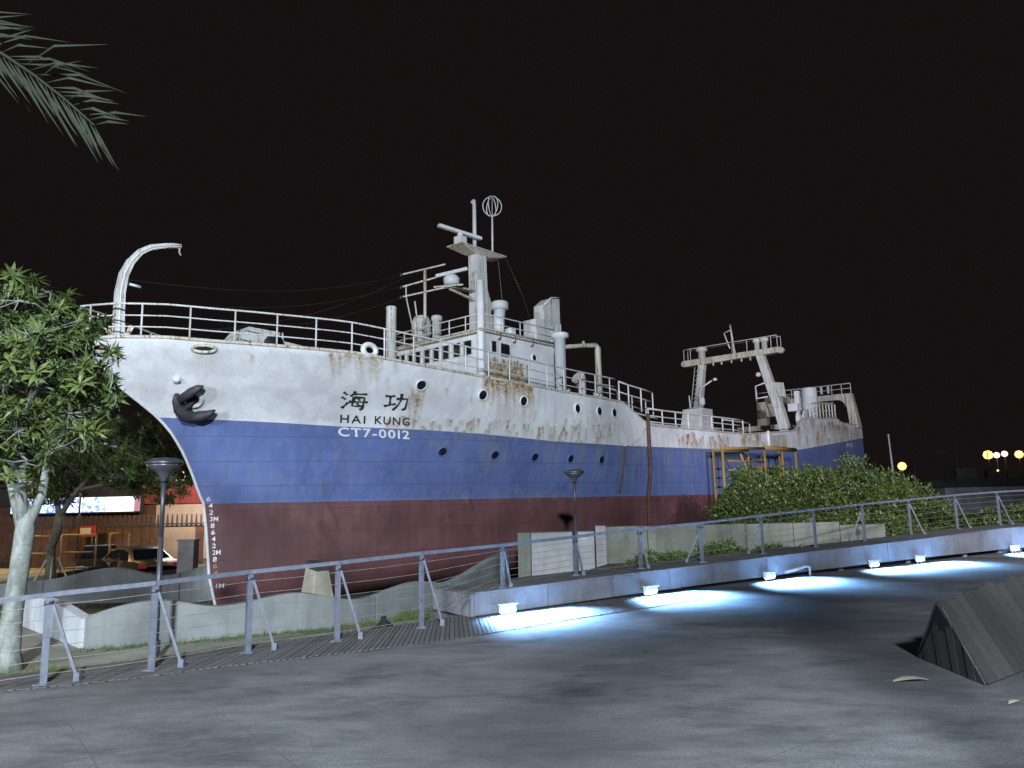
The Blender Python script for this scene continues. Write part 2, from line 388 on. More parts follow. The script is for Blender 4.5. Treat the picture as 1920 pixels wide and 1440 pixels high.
# thin edge strip on the fascia and end panel
mb = MB()
for k in range(nseg):
    p0, p1 = fas[k], fas[k+1]; a = p0[:2]-nb[k]*.025; b = p1[:2]-nb[k+1]*.025; a2 = p0[:2]+nb[k]*.13; b2 = p1[:2]+nb[k+1]*.13
    mb.hexa([(a[0], a[1], p0[2]+.002), (b[0], b[1], p1[2]+.002), (b2[0], b2[1], p1[2]+.002), (a2[0], a2[1], p0[2]+.002),
             (a[0], a[1], p0[2]+.032), (b[0], b[1], p1[2]+.032), (b2[0], b2[1], p1[2]+.032), (a2[0], a2[1], p0[2]+.032)])
mb.build("edge_strip", M['fascia'], rw)
mb = MB(); p0 = fas[0]; t0 = tn[0]; n0 = nb[0]
a = p0[:2]-t0*.08; b = p0[:2]-t0*.003; a2 = a+n0*1.35; b2 = b+n0*1.35
mb.hexa([(a[0], a[1], .02), (b[0], b[1], .02), (b2[0], b2[1], .02), (a2[0], a2[1], .02), (a[0], a[1], .40), (b[0], b[1], .40), (b2[0], b2[1], .40), (a2[0], a2[1], .40)])
mb.build("end_panel", M['fascia'], rw)
tot = 0
for k in range(0, nseg):
    p0, p1 = fas[k], fas[k+1]; a = p0[:2]+nb[k]*.135; b = p1[:2]+nb[k+1]*.135; a2 = p0[:2]+nb[k]*1.4; b2 = p1[:2]+nb[k+1]*1.4
    g = (p1[:2]-p0[:2])*.05; g2 = (b2-a2)*.05
    mb = MB(); z0, z1 = p0[2]+.012, p1[2]+.012; dz = rng.uniform(-.004, .004)
    mb.hexa([(*(a+g), z0-.03), (*(b-g), z1-.03), (*(b2-g2), z1-.03), (*(a2+g2), z0-.03), (*(a+g), z0+dz), (*(b-g), z1+dz), (*(b2-g2), z1+dz), (*(a2+g2), z0+dz)])
    mb.build("plank", M['plank'], rw)
for k in range(16, nseg, 20):
    for off in (0.22, 1.25):
        p = fas[k, :2]+nb[k]*off
        mb = MB(); mb.box((p[0], p[1], (fas[k, 2]-.02)/2), (.12, .12, fas[k, 2]-.03)); mb.build("support_post", M['fascia'], rw)
for k in (132, 147):   # wide concrete piers at the right end
    if k < nseg:
        p = fas[k, :2]+nb[k]*.45; mb = MB(); ang = math.atan2(tn[k, 1], tn[k, 0])
        mb.box((p[0], p[1], fas[k, 2]/2-.02), (.8, .5, fas[k, 2]-.04), Matrix.Rotation(ang, 3, 'Z')); mb.build("pier", M['fascia'], rw)

# ================================================================== railing along the promenade
RP = [(-12.6, 4.6, 0, .80), (-11.0, 5.75, 0, .84), (-9.5, 6.8, 0, .88), (-7.95, 7.75, 0, .92), (-6.72, 8.5, 0, .97), (-5.66, 9.25, 0, 1.05), (-4.69, 9.9, 0, 1.09), (-3.8, 10.89, 0, 1.12), (-2.72, 11.63, 0, 1.16), (-1.57, 12.65, 0, 1.205),
      (-.25, 14.25, .42, 1.21), (1.25, 15.85, .455, 1.25), (2.76, 16.8, .475, 1.34), (4.37, 17.8, .495, 1.40), (6.33, 19.4, .53, 1.495), (8.2, 20.7, .56, 1.585), (10.15, 22.0, .605, 1.68), (12.3, 23.5, .66, 1.76), (14.7, 25.1, .745, 1.86), (16.7, 26.0, .79, 1.93), (19.0, 26.9, .83, 1.98), (21.6, 27.5, .85, 2.0)]
rl = empty("promenade_railing", (RP[5][0], RP[5][1], 0), 0, "blue-grey steel railing with cables along the boardwalk and up the raised walkway", "railing")
off = -Vector(rl.location)
def rlp(mb, name, mat):
    mb.v = [tuple(Vector(v)+off) for v in mb.v]; return mb.build(name, mat, rl)
tops = [Vector((x, y, zt)) for x, y, zb, zt in RP]
mb = MB()
for a, b in zip(tops[:-1], tops[1:]): mb.beam(a, b, .07, .055)
rlp(mb, "handrail", M['rail'])
for k, (x, y, zb, zt) in enumerate(RP):
    d = (tops[min(k+1, len(RP)-1)]-tops[max(k-1, 0)]); d.z = 0; d.normalize(); nn = Vector((-d.y, d.x, 0))
    mb = MB(); b0 = Vector((x, y, zb+.004)); t0 = Vector((x, y, zt-.03))
    mb.beam(b0, t0, .075, .045, up=nn); mb.box((x, y, zb+.014), (.16, .16, .02)); rlp(mb, "rail_post", M['rail'])
    ft = b0+(Vector((.33, .14, 0)) if k < 10 else d*.16-nn*.06 if k < 13 else nn*.34-d*.16 if k < 17 else Vector((.42, .02, 0))); mb = MB()
    if k < 10: ft.z = 0.03
    mb.beam(ft, t0+Vector((.03, .02, -.06)), .034, .034); mb.box(ft+Vector((0, 0, .03)), (.07, .07, .1)); rlp(mb, "brace", M['rail'])
    mb = MB(); mb.tube(t0-d*.05-Vector((0, 0, .07)), t0+d*.05-Vector((0, 0, .07)), .03, 10); rlp(mb, "clamp", M['pole'])
for c in range(6):
    mb = MB(); f = (c+0.8)/6.6
    pts = []
    for k, (x, y, zb, zt) in enumerate(RP):
        pts.append(Vector((x, y, zb+(zt-zb)*f)))
        if k < len(RP)-1:
            x2, y2, zb2, zt2 = RP[k+1]; pts.append(Vector(((x+x2)/2, (y+y2)/2, (zb+zb2)/2+((zt+zt2)/2-(zb+zb2)/2)*f-.008)))
    mb.path(pts, .0042, 5); rlp(mb, "cable", M['cable'])

# under-walkway floodlights: box housing and blue-white lamp
M['lens'] = emit("lamp_lens_lit", (0.55, 0.8, 1.0), 6.0)
M['housing'] = simple("white_housing", (0.7, 0.72, 0.75), 0.5)
lampk = [4, 28, 54, 82, 96, 131]
wherelab = ["nearest the stepped end of the walkway", "just right of the first lamp under the walkway", "beside the white bracket pipe under the walkway", "left one of the close pair under the walkway", "right one of the close pair under the walkway", "farthest right by the concrete pier"]
for q, kk in enumerate(lampk):
    p = fas[kk]; t_ = tn[kk]; ang = math.atan2(t_[1], t_[0])
    pos_ = p[:2]-nb[kk]*.16
    e = empty("walkway_lamp", (pos_[0], pos_[1], 0.0), ang, "small white box floodlight glowing blue-white, "+wherelab[q], "floodlight", "floodlights under the raised walkway")
    zc = 0.12+0.012*q
    mb = MB(); mb.box((0, 0, zc), (.32, .10, .13)); mb.box((0, -.02, zc+.075), (.36, .15, .018)); bevel(mb.build("housing", M['housing'], e), .01)
    mb = MB(); mb.box((0.0, -.004, zc-.074), (.28, .08, .014)); mb.build("lens", M['lens'], e)
    mb = MB(); mb.tube((-.13, 0, .004), (-.13, 0, zc-.06), .012, 6); mb.build("bracket", M['housing'], e); mb = MB(); mb.tube((.13, .06, .004), (.13, .06, zc-.06), .012, 6); mb.build("bracket", M['housing'], e)
    if q in (0, 1, 2, 3, 4, 5):
        l = bpy.data.lights.new("walkway_lamp_light", 'AREA'); l.shape = 'RECTANGLE'; l.size = 1.6; l.size_y = .12
        l.energy = (1150, 1400, 1650, 1050, 1250, 1800)[q]; l.color = (0.24, 0.52, 1.0); l.spread = rad(128)
        o = bpy.data.objects.new("walkway_lamp_light", l); COL.objects.link(o)
        o.location = (pos_[0]+t_[0]*.42-nb[kk][0]*.26, pos_[1]+t_[1]*.42-nb[kk][1]*.26, .38); o.rotation_euler = (rad(-22), 0, ang)
# the white bracket pipe near the third lamp
kk = 62; p = fas[kk, :2]-nb[kk]*.12; ang = math.atan2(tn[kk, 1], tn[kk, 0])
e = empty("bent_pipe", (p[0], p[1], 0), ang, "bent white pipe lying against the walkway fascia between two lamps", "pipe")
mb = MB(); mb.path([(-.55, 0, .16), (-.2, -.01, .19), (.3, 0, .24), (.42, 0, .22), (.44, 0, .01)], .035, 8); mb.build("pipe", M['housing'], e)

# ================================================================== walls round the ship
def wave_wall(name, base, tops_, thick, z0, mat, label, jn=None):
    """base: plan polyline points; tops_: (x,y,z) samples along it"""
    P = np.array(tops_, float); P = smooth_top(P)
    t_ = np.gradient(P[:, :2], axis=0); t_ /= np.linalg.norm(t_, axis=1)[:, None]; n_ = np.stack([-t_[:, 1], t_[:, 0]], 1)
    root = empty(name, (P[0, 0], P[0, 1], z0), 0, label, "wall")
    cuts = [0]+(jn or [])+[len(P)-1]
    for a, b in zip(cuts[:-1], cuts[1:]):
        mb = MB(); k = b-a+1; o_ = np.array([P[0, 0], P[0, 1], z0]); vs_ = []
        for i in range(a, b+1):
            q = P[i]; sh = t_[i]*(.01 if i == a else -.01 if i == b else 0); f_ = q[:2]+sh; g_ = f_+n_[i]*thick
            for xy, z in ((f_, z0), (g_, z0), (g_, q[2]), (f_, q[2])): vs_.append((xy[0]-o_[0], xy[1]-o_[1], z-o_[2]))
        fs = []
        for i in range(k-1):
            A_, B_ = 4*i, 4*i+4
            fs += [(A_+0, B_+0, B_+3, A_+3), (A_+3, B_+3, B_+2, A_+2), (A_+2, B_+2, B_+1, A_+1), (A_+1, B_+1, B_+0, A_+0)]
        fs += [(0, 3, 2, 1), (4*(k-1), 4*(k-1)+1, 4*(k-1)+2, 4*(k-1)+3)]
        mb.add(vs_, fs); bevel(mb.build("wall_panel", mat, root), .015)
    return root
def smooth_top(P, n=60):
    d = np.r_[0, np.cumsum(np.hypot(*np.diff(P[:, :2], axis=0).T))]; dd = np.linspace(0, d[-1], n)
    out = np.stack([np.interp(dd, d, P[:, i]) for i in range(3)], 1)
    for _ in range(4):
        q = out.copy(); q[1:-1] = (out[:-2]+out[2:]+2*out[1:-1])/4; out = q
    return out
wave_wall("wavy_wall", None, [(-7.82, 13.87, .10), (-7.57, 13.96, .22), (-7.24, 14.08, .29), (-6.66, 14.3, .36), (-6.32, 14.44, .30), (-5.9, 14.64, .10), (-5.47, 14.84, .13), (-5.11, 15.01, .20), (-4.88, 15.11, .25), (-4.41, 15.3, .34), (-3.98, 15.48, .23), (-3.62, 15.8, .07), (-3.16, 16.23, .0), (-2.7, 16.89, .15), (-2.2, 17.68, .25), (-1.67, 18.53, .03), (-1.2, 19.3, .2), (-.6, 21.0, .45), (-.2, 22.8, .5)],
          .22, -.5, M['wave'], "grey concrete wall with a wavy top in front of the ship's bow", [13, 26, 38])
wave_wall("wavy_wall", None, [(-20, 24.6, -.2), (-18, 24.8, -.45), (-16.25, 25, -.34), (-15.03, 25, -.24), (-14.16, 25, -.02), (-13.21, 25, .12), (-12.41, 25, -.07), (-11.7, 25, -.28), (-11.0, 25, -.13), (-10.31, 25, .10), (-9.4, 25.4, .0), (-8.6, 26.2, -.3), (-7.6, 27.2, .0)],
          .22, -1.06, M['wave'], "grey concrete wall with a wavy top behind the bow, in front of the parked cars", [20, 40])
ew = empty("end_wall", (-7.86, 13.9, -.45), 0, "short bright concrete wall closing the yard at its left corner by the tree", "wall")
mb = MB()
a, b = Vector((-7.95, 14.0, 0)), Vector((-11.3, 17.2, 0)); dd = (b-a).normalized(); nn = Vector((dd.y, -dd.x, 0))
if nn.y > 0: nn = -nn
K = 14
vs_ = []; fs = []
for i in range(K+1):
    t = i/K; p = a.lerp(b, t); zt = .08+.34*math.sin(t*math.pi*.9+.1) if t < .9 else .08+.34*math.sin(.9*math.pi*.9+.1)
    for q, z in ((p, -.5), (p-nn*.2, -.5), (p-nn*.2, zt*.55), (p, zt*.55)): vs_.append((q.x+7.86, q.y-13.9, z+.45))
for i in range(K):
    A_, B_ = 4*i, 4*i+4; fs += [(A_, A_+3, B_+3, B_), (A_+3, A_+2, B_+2, B_+3), (A_+2, A_+1, B_+1, B_+2), (A_+1, A_, B_, B_+1)]
fs += [(0, 1, 2, 3), (4*K, 4*K+3, 4*K+2, 4*K+1)]
mb.add(vs_, fs); mb.build("wall_panel", M['endwall'], ew)

pb = empty("concrete_pier", (1.3, 24.1, -.5), 0, "pale square concrete block behind the right street lamp, beside the hull", "concrete block")
mb = MB(); mb.prism([(-1.22, -.12), (-.82, -.16), (-.82, .5), (-1.22, .5)], 0, 1.47); mb.build("block_edge", M['retain'], pb)
mb = MB(); mb.prism([(-.80, -.2), (1.22, .0), (1.22, .6), (-.8, .5)], 0, 1.46); bevel(mb.build("block", M['pier'], pb), .02)
rt = empty("retaining_wall", (2.7, 24.9, -.5), 0, "long grey concrete retaining wall with weeds in front and the big bush behind", "wall")
for i in range(6):
    x0, x1 = i*1.72, (i+1)*1.72-.02; y0, y1 = x0*.16, x1*.16; zt = 1.56-.012*i+.0*i
    mb = MB(); mb.prism([(x0, y0), (x1, y1), (x1, y1+.3), (x0, y0+.3)], 0, zt-(0.0 if i < 5 else .1)); bevel(mb.build("wall_panel", M['retain'], rt), .012)
mb = MB(); mb.prism([(-.05, -.0), (.28, -.04), (.28, .34), (-.05, .34)], 0, 1.6); mb.build("wall_end", M['pier'], rt)

# hull cradle blocks on the ground under the ship
def cradle(x, y, rz, label, h=1.0):
    e = empty("cradle_block", (x, y, -1.05), rz, label, "support", "concrete cradle blocks under the hull")
    mb = MB(); mb.hexa([(-.42, -.35, 0), (.42, -.35, 0), (.42, .35, 0), (-.42, .35, 0), (-.24, -.25, h), (.24, -.25, h), (.24, .3, h+.1), (-.24, .3, h+.1)])
    bevel(mb.build("block", M['cradle'], e), .02)
    mb = MB(); mb.hexa([(-.2, -.25, h+.0), (.2, -.25, h+.0), (.2, .3, h+.1), (-.2, .3, h+.1), (-.2, -.2, h+.16), (.2, -.2, h+.16), (.2, .35, h+.3), (-.2, .35, h+.3)]); mb.build("timber_pad", M['slat'], e)

# ================================================================== the ship
AX, AY, HD = -9.09887533, 22.0, rad(48)
DX, DY = math.cos(HD), math.sin(HD)
ship = empty("research_ship", (AX, AY, 0), HD, "white, blue and red research trawler streaked with rust, standing ashore on cradles", "ship")
STZ = [-0.95, 0, 1.24, 2.09, 2.48, 2.94, 3.55, 4.08, 4.51, 4.97, 5.39, 5.97, 6.5]
STS = [.5, .25, .12, 0, -.19, -.37, -.66, -1.0, -1.39, -2.0, -2.6, -3.3, -3.9]
LEN = 47.3
def stem(z): return np.interp(z, STZ, STS)
def halfb(s, z):
    s = np.asarray(s, float); z = np.asarray(z, float)
    v = np.clip((z-2.09)/4.2, 0, 1); Le = 20-6.5*v; k = 1.75+0.9*v
    u = np.clip((s-stem(z))/Le, 0, 1)
    b = 4.6*(1-(1-u)**k)*(1-0.10*np.clip((s-32)/15, 0, 1.3)**2)
    t = np.clip((0.7-z)/(0.7+0.97), 0, 1)
    return b*(1-t**2.6)**0.45
def ztop(s): return np.interp(s, [-4, -3, -2, -1, .6, 2.5, 4.7, 7.2, 10.8, 15.36, 15.9, 16.4, 16.9, 17.4, 26.8, 31.7, 33.4, 34.4, 41.2, 42.2, 48], [6.40, 6.52, 6.53, 6.47, 6.42, 6.38, 6.2, 6.06, 5.93, 5.85, 5.58, 5.36, 5.13, 5.0, 5.09, 5.47, 5.62, 6.38, 6.88, 6.62, 6.78])
def zbw(s): return np.interp(s, [-1.3, 1.4, 3.1, 5.8, 7.7, 11.1, 15, 23, 33, 47], [4.54, 4.44, 4.36, 4.32, 4.26, 4.1, 4.07, 4.2, 4.44, 5.82])
def zwl(s): return 2.09-0.003*np.asarray(s)
def zkeel(s): return np.interp(s, [-1, 36, 40, 44, 47.5], [-.95, -.95, -.4, 1.2, 2.6])
def S(s, p, z): return (float(s), float(-p), float(z))          # ship-local point: s aft of the stem, p to port
def HS(s, z, out=0.0):                                          # a point on the port shell
    return S(s, halfb(s, z)+out, z)
def hull_normal(s, z):
    e = .05; a = Vector(HS(s+e, z))-Vector(HS(s-e, z)); b = Vector(HS(s, z+e))-Vector(HS(s, z-e))
    n_ = a.cross(b).normalized()
    return n_ if n_.y < 0 else -n_

nprng = np.random.default_rng(11)
def rust_field(s, z):
    r = np.zeros_like(s); g = np.zeros_like(s)
    def streak(s0, z0, w_, L_, a_, arr):
        dz = z0-z
        sh = 0.46*np.clip((12-s0)/8, 0, 1)
        m = np.exp(-((s-s0-sh*dz-0.03*np.sin(dz*5+s0*9))/w_)**2)*np.clip(1-dz/L_, 0, 1)*(dz > -0.03)
        np.maximum(arr, a_*m, out=arr)
    def patch(s0, s1, z0, z1, n_, Lr, wr, ar, arr=r):
        for _ in range(n_):
            streak(nprng.uniform(s0, s1), nprng.uniform(z1, z0), nprng.uniform(*wr), nprng.uniform(*Lr), nprng.uniform(*ar), arr)
    patch(1.9, 3.4, 6.42, 6.28, 54, (.15, .8), (.02, .06), (.3, .75))       # under the rail by the name
    patch(3.05, 3.35, 6.3, 6.2, 7, (.6, 1.1), (.03, .06), (.3, .6))
    patch(7.2, 9.6, 6.1, 5.9, 70, (.2, 1.3), (.03, .08), (.5, 1.0))          # below the wheelhouse
    patch(7.4, 9.5, 6.1, 6.0, 26, (.9, 2.0), (.025, .06), (.35, .75))
    patch(4.75, 5.2, 5.55, 5.2, 22, (.5, 1.3), (.02, .06), (.3, .8))           # under the first porthole
    patch(4.4, 6.6, 4.7, 4.35, 26, (.1, .4), (.03, .1), (.3, .75))
    for a_, b_ in ((6.6, 8.4), (8.6, 11.2), (11.2, 14.6)):
        patch(a_, b_, 4.75, 4.25, 28, (.15, .6), (.02, .07), (.3, .8))
    patch(11.4, 14.8, 5.0, 4.4, 26, (.2, .8), (.02, .08), (.3, .8))
    patch(19.6, 24.6, 4.9, 4.4, 50, (.3, 1.1), (.04, .12), (.3, .9))
    patch(26, 32, 5.3, 4.7, 50, (.3, 1.2), (.05, .2), (.3, .9))
    patch(33, 46.5, 6.6, 5.2, 80, (.3, 1.4), (.05, .25), (.2, .75))
    patch(39.5, 43.5, 6.6, 6.2, 30, (.5, 1.2), (.06, .2), (.4, .9))
    patch(-1.35, -.85, 6.2, 6.2, 7, (.5, 1.1), (.05, .1), (.08, .2))         # fairlead stain
    patch(-3, 47, 6.55, 5.0, 60, (.1, .5), (.02, .05), (.2, .6))
    # pale/dark run-off on the blue side
    for c in (3.2, 7.0, 8.6, 11.2, 12.7, 13.9, 15.2, 16.3, 18.6, 20.4, 22.4, 24.6, 27):
        patch(c-.45, c+.45, 4.2, 3.6, 10 if c > 8 else 6, (.8, 2.2), (.025, .09), (.15, .5) if c > 8 else (.1, .3))
    patch(6, 30, 4.15, 3.9, 70, (.2, .9), (.02, .07), (.15, .5))
    patch(6, 13, 2.35, 2.15, 40, (.1, .35), (.05, .15), (.1, .45))
    streak(3.12, 2.62, .05, 2.4, 1.0, g); streak(3.2, 1.5, .16, 1.6, .6, g); streak(8.15, 2.4, .05, 1.8, .8, g); streak(8.2, 1.2, .2, 1.4, .6, g)
    streak(15.1, 4.0, .05, 2.2, .8, g); streak(12.9, 3.6, .04, 1.0, .7, g); streak(1.2, 1.2, .05, .9, .5, g)
    for c_ in ((1.2, .6, .9), (2.2, .9, .8), (3.6, .2, 1.0), (1.8, 1.5, .6), (5.5, 1.2, .7), (9.5, 1.0, .9), (12, .7, .8), (15.5, 1.1, .8)):
        g[:] = np.maximum(g, .55*np.exp(-((s-c_[0])/c_[2])**2-((z-c_[1])/.7)**2))
    patch(0, 40, 2.0, 1.0, 90, (.3, 1.6), (.05, .3), (.1, .35), g)
    return np.clip(r, 0, 1), np.clip(g, 0, 1)

def make_hull(side, ncol, rows):
    us = np.linspace(0, 1, ncol)**(1.12)
    cols = []
    z = np.zeros((sum(rows)+1, ncol)); ss = np.zeros_like(z)
    fr = []; band = []
    for bi, nr in enumerate(rows):
        for i in range(nr): fr.append((bi, i/nr)); band.append(bi)
    fr.append((2, 1.0))
    for it in range(12):
        for r, (bi, t) in enumerate(fr):
            s = ss[r]
            lo, hi = ((zkeel(s), zwl(s)), (zwl(s), zbw(s)), (zbw(s), ztop(s)))[bi]
            tt = t**0.8 if bi == 0 else t
            z[r] = lo+(hi-lo)*tt
            ss[r] = stem(z[r])+us*(LEN-stem(z[r]))
    p = halfb(ss, z)
    # shell plating between frames: slight dents
    dent = 0.006*np.sin(ss*2*np.pi/.62)*np.sin(z*2.1+ss*.3)+0.004*np.sin(ss*3.1+z*4)
    p = np.maximum(p-np.abs(dent)*np.clip(p*3, 0, 1)*np.clip((z-0)/1, 0, 1), 0)
    nrow = len(fr)
    verts = np.stack([ss, -side*p, z], -1).reshape(-1, 3)
    idx = np.arange(nrow*ncol).reshape(nrow, ncol)
    a = idx[:-1, :-1].ravel(); b = idx[:-1, 1:].ravel(); c = idx[1:, 1:].ravel(); d = idx[1:, :-1].ravel()
    faces = np.stack([a, b, c, d] if side > 0 else [d, c, b, a], 1)
    me = bpy.data.meshes.new("hull_side"); me.from_pydata(verts.tolist(), [], faces.tolist())
    for m in (M['red'], M['blue'], M['white']): me.materials.append(m)
    me.polygons.foreach_set("material_index", np.repeat(np.array(band), ncol-1).astype(np.int32)); me.polygons.foreach_set("use_smooth", np.ones(len(faces), bool))
    if side > 0:
        r_, g_ = rust_field(ss.ravel(), z.ravel())
        for nm, arr in (("rust", r_), ("grime", g_)):
            at = me.attributes.new(nm, 'FLOAT', 'POINT'); at.data.foreach_set("value", arr.astype(np.float32))
    me.update(); return me
hull = link("hull", make_hull(1, 720, (24, 30, 36)), ship); hull["label"] = "port side, white over blue over red"
link("hull", make_hull(-1, 90, (10, 8, 8)), ship)["label"] = "starboard side"
# transom, decks, stem bar
mb = MB(); zz = np.linspace(float(zkeel(47.3)), float(ztop(47.3)), 14)
for a, b in zip(zz[:-1], zz[1:]):
    mi = 1 if a < 5.7 else 2
    pa, pb_ = float(halfb(LEN, a)), float(halfb(LEN, b)); mb.add([S(LEN, pa, a), S(LEN, -pa, a), S(LEN, -pb_, b), S(LEN, pb_, b)], [(0, 1, 2, 3)], mi)
mb.build("transom", [M['red'], M['blue'], M['white']], ship)
mb = MB(); sd = np.linspace(-3.7, LEN, 70)
for a, b in zip(sd[:-1], sd[1:]):
    za, zb_ = float(ztop(a))-.35, float(ztop(b))-.35
    if a > 16: za = zb_ = 4.45
    if a > 34.5: za = zb_ = 5.9
    pa, pb_ = float(halfb(a, za))-.02, float(halfb(b, zb_))-.02
    mb.add([S(a, pa, za), S(a, -pa, za), S(b, -pb_, zb_), S(b, pb_, zb_)], [(0, 1, 2, 3)])
mb.build("deck", M['deck'], ship)
mb = MB(); mb.path([S(float(stem(z))-.015, 0, z) for z in np.linspace(-.95, 6.4, 30)], .045, 8); mb.build("stem_bar", M['white'], ship)
mb = MB(); mb.beam(S(.55, 0, -.98), S(38, 0, -.98), .35, .1); mb.build("keel", M['rust'], ship)
# gunwale cap along the port and starboard edge
for sd_ in (1, -1):
    mb = MB(); pts = [S(s, sd_*float(halfb(s, float(ztop(s)))-.02), float(ztop(s))+.02) for s in list(np.linspace(-3.55, 15.4, 60))+list(np.linspace(15.6, 17.6, 8))+list(np.linspace(18, LEN, 50))]
    mb.path(pts, .05, 8); mb.build("gunwale", M['white_rusty'], ship)

# railings ------------------------------------------------------------
def top_p(s, inset=.12): return max(float(halfb(s, float(ztop(s))))-inset, .03)
def railing(name, pts, h, posts, bars=(1.0, .66, .33), r=.028, mat='white_old', parent=ship, postmat=None):
    """pts: list of base points (ship-local Vectors); posts: indices"""
    mb = MB(); pts = [Vector(p) for p in pts]
    for i, f in enumerate(bars): mb.path([p+Vector((0, 0, h*f)) for p in pts], r if i == 0 else r*.72, 6)
    root = mb.build(name, M[mat], parent)
    for k in posts:
        mb = MB(); mb.tube(pts[k]-Vector((0, 0, .06)), pts[k]+Vector((0, 0, h)), r*.95, 6); mb.build("rail_post", M[postmat or mat], root)
    return root
sl = list(np.arange(-3.45, 15.3, .5))
fpts = [S(s, top_p(s), float(ztop(s))) for s in sl]
railing("forecastle_railing", fpts, .95, list(range(0, len(sl), 2)))
spts = [S(-3.62, 0, float(ztop(-3.6)))]+[S(s, -top_p(s), float(ztop(s))) for s in sl[:26]]
railing("forecastle_railing", [fpts[0]]+spts, .95, list(range(1, len(spts), 2)))
# bow davit: curved crane arm of box section
mb = MB()
arm = [(-2.72, .25, 6.35), (-2.74, .24, 7.2), (-2.74, .22, 7.9), (-2.66, .2, 8.45), (-2.5, .18, 8.85), (-2.25, .15, 9.2), (-1.95, .1, 9.42), (-1.6, .05, 9.56), (-1.3, .02, 9.66), (-1.05, 0, 9.7)]
wid = [.30, .27, .25, .23, .2, .17, .15, .13, .11, .09]
for i in range(len(arm)-1):
    a = Vector(S(*arm[i])); b = Vector(S(*arm[i+1])); d = (b-a).normalized()
    x = Vector((0, 1, 0)); y = d.cross(x).normalized()
    def ring(p, w_, j):
        dd_ = (Vector(S(*arm[min(j+1, len(arm)-1)]))-Vector(S(*arm[max(j-1, 0)]))).normalized(); yy = dd_.cross(x).normalized()
        return [p-x*.07-yy*w_/2, p+x*.07-yy*w_/2, p+x*.07+yy*w_/2, p-x*.07+yy*w_/2]
    mb.hexa(ring(a, wid[i], i)+ring(b, wid[i+1], i+1))
dv = mb.build("bow_davit", M['white_old'], ship)
for sgn in (1, -1):
    mb = MB(); mb.path([Vector(S(arm[i][0], arm[i][1]+.075*sgn, arm[i][2])) for i in range(len(arm))], .02, 6); mb.build("flange", M['white'], dv)
mb = MB(); mb.tube(S(-1.07, 0, 9.7), S(-1.08, 0, 9.5), .03, 6); mb.tube(S(-1.08, 0, 9.5), S(-1.02, 0, 9.42), .025, 6); mb.build("hook", M['white_rusty'], dv)
mb = MB(); mb.beam(S(-2.72, .3, 6.3), S(-2.45, .45, 6.95), .12, .12); mb.beam(S(-2.72, .1, 6.3), S(-2.95, .0, 6.95), .12, .12); mb.build("davit_foot", M['white_rusty'], dv)
mb = MB(); mb.tube(S(-2.5, .2, 8.2), S(-2.2, .2, 8.17), .04, 6); mb.build("cleat", M['white'], dv)
# windlass box with a dark warping drum on the forecastle
mb = MB(); mb.hexa([S(-.5, 2.1, 6.1), S(1.3, 2.1, 6.1), S(1.3, .6, 6.1), S(-.5, .6, 6.1), S(.2, 1.9, 7.12), S(1.3, 1.9, 7.1), S(1.3, .8, 7.1), S(.2, .8, 7.12)])
wl = mb.build("windlass_cover", M['white_old'], ship)
mb = MB(); mb.lathe(S(.85, 2.12, 6.62), [(.0, 0), (.3, .0), (.3, .12), (.0, .12)], 20, 0, Matrix.Rotation(rad(90), 3, 'X')); mb.build("warping_drum", M['black'], wl)
mb = MB(); mb.hexa([S(1.35, 1.9, 6.1), S(2.0, 1.9, 6.1), S(2.0, 1.0, 6.1), S(1.35, 1.0, 6.1), S(1.35, 1.9, 6.85), S(1.95, 1.9, 6.8), S(1.95, 1.0, 6.8), S(1.35, 1.0, 6.85)]); mb.build("motor_box", M['white_old'], wl)

# mooring fairleads (oval rings)
def oval_ring(name, s, z, a, b, tube, mat, hole=True, parent=ship):
    n_ = hull_normal(s, z); c = Vector(HS(s, z)); x = (Vector(HS(s+.05, z))-Vector(HS(s-.05, z))).normalized(); y = n_.cross(x).normalized()
    mb = MB(); pts = [c+n_*.02+x*a*math.cos(t)+y*b*math.sin(t) for t in np.linspace(0, 2*math.pi, 25)[:-1]]; pts.append(pts[0])
    mb.path(pts, tube, 8, caps=False); o = mb.build(name, M[mat], parent)
    if hole:
        mb = MB(); mb.add([c+n_*.012+x*a*math.cos(t)+y*b*math.sin(t) for t in np.linspace(0, 2*math.pi, 25)[:-1]], [tuple(range(24))]); mb.build("opening", M['black'], o)
    return o
oval_ring("fairlead", -1.12, 6.29, .30, .10, .045, 'white_rusty')
oval_ring("fairlead", -3.2, 6.25, .16, .09, .05, 'white_rusty')
# roller chock on the gunwale (white ring with dark hole)
mb = MB(); c = Vector(S(3.05, 3.8, 6.52)); pts = [c+Vector((  .23*math.cos(t), .0, .17*math.sin(t))) for t in np.linspace(0, 2*math.pi, 20)]; mb.path(pts, .085, 10, caps=False)
mb.build("mooring_chock", M['white'], ship)
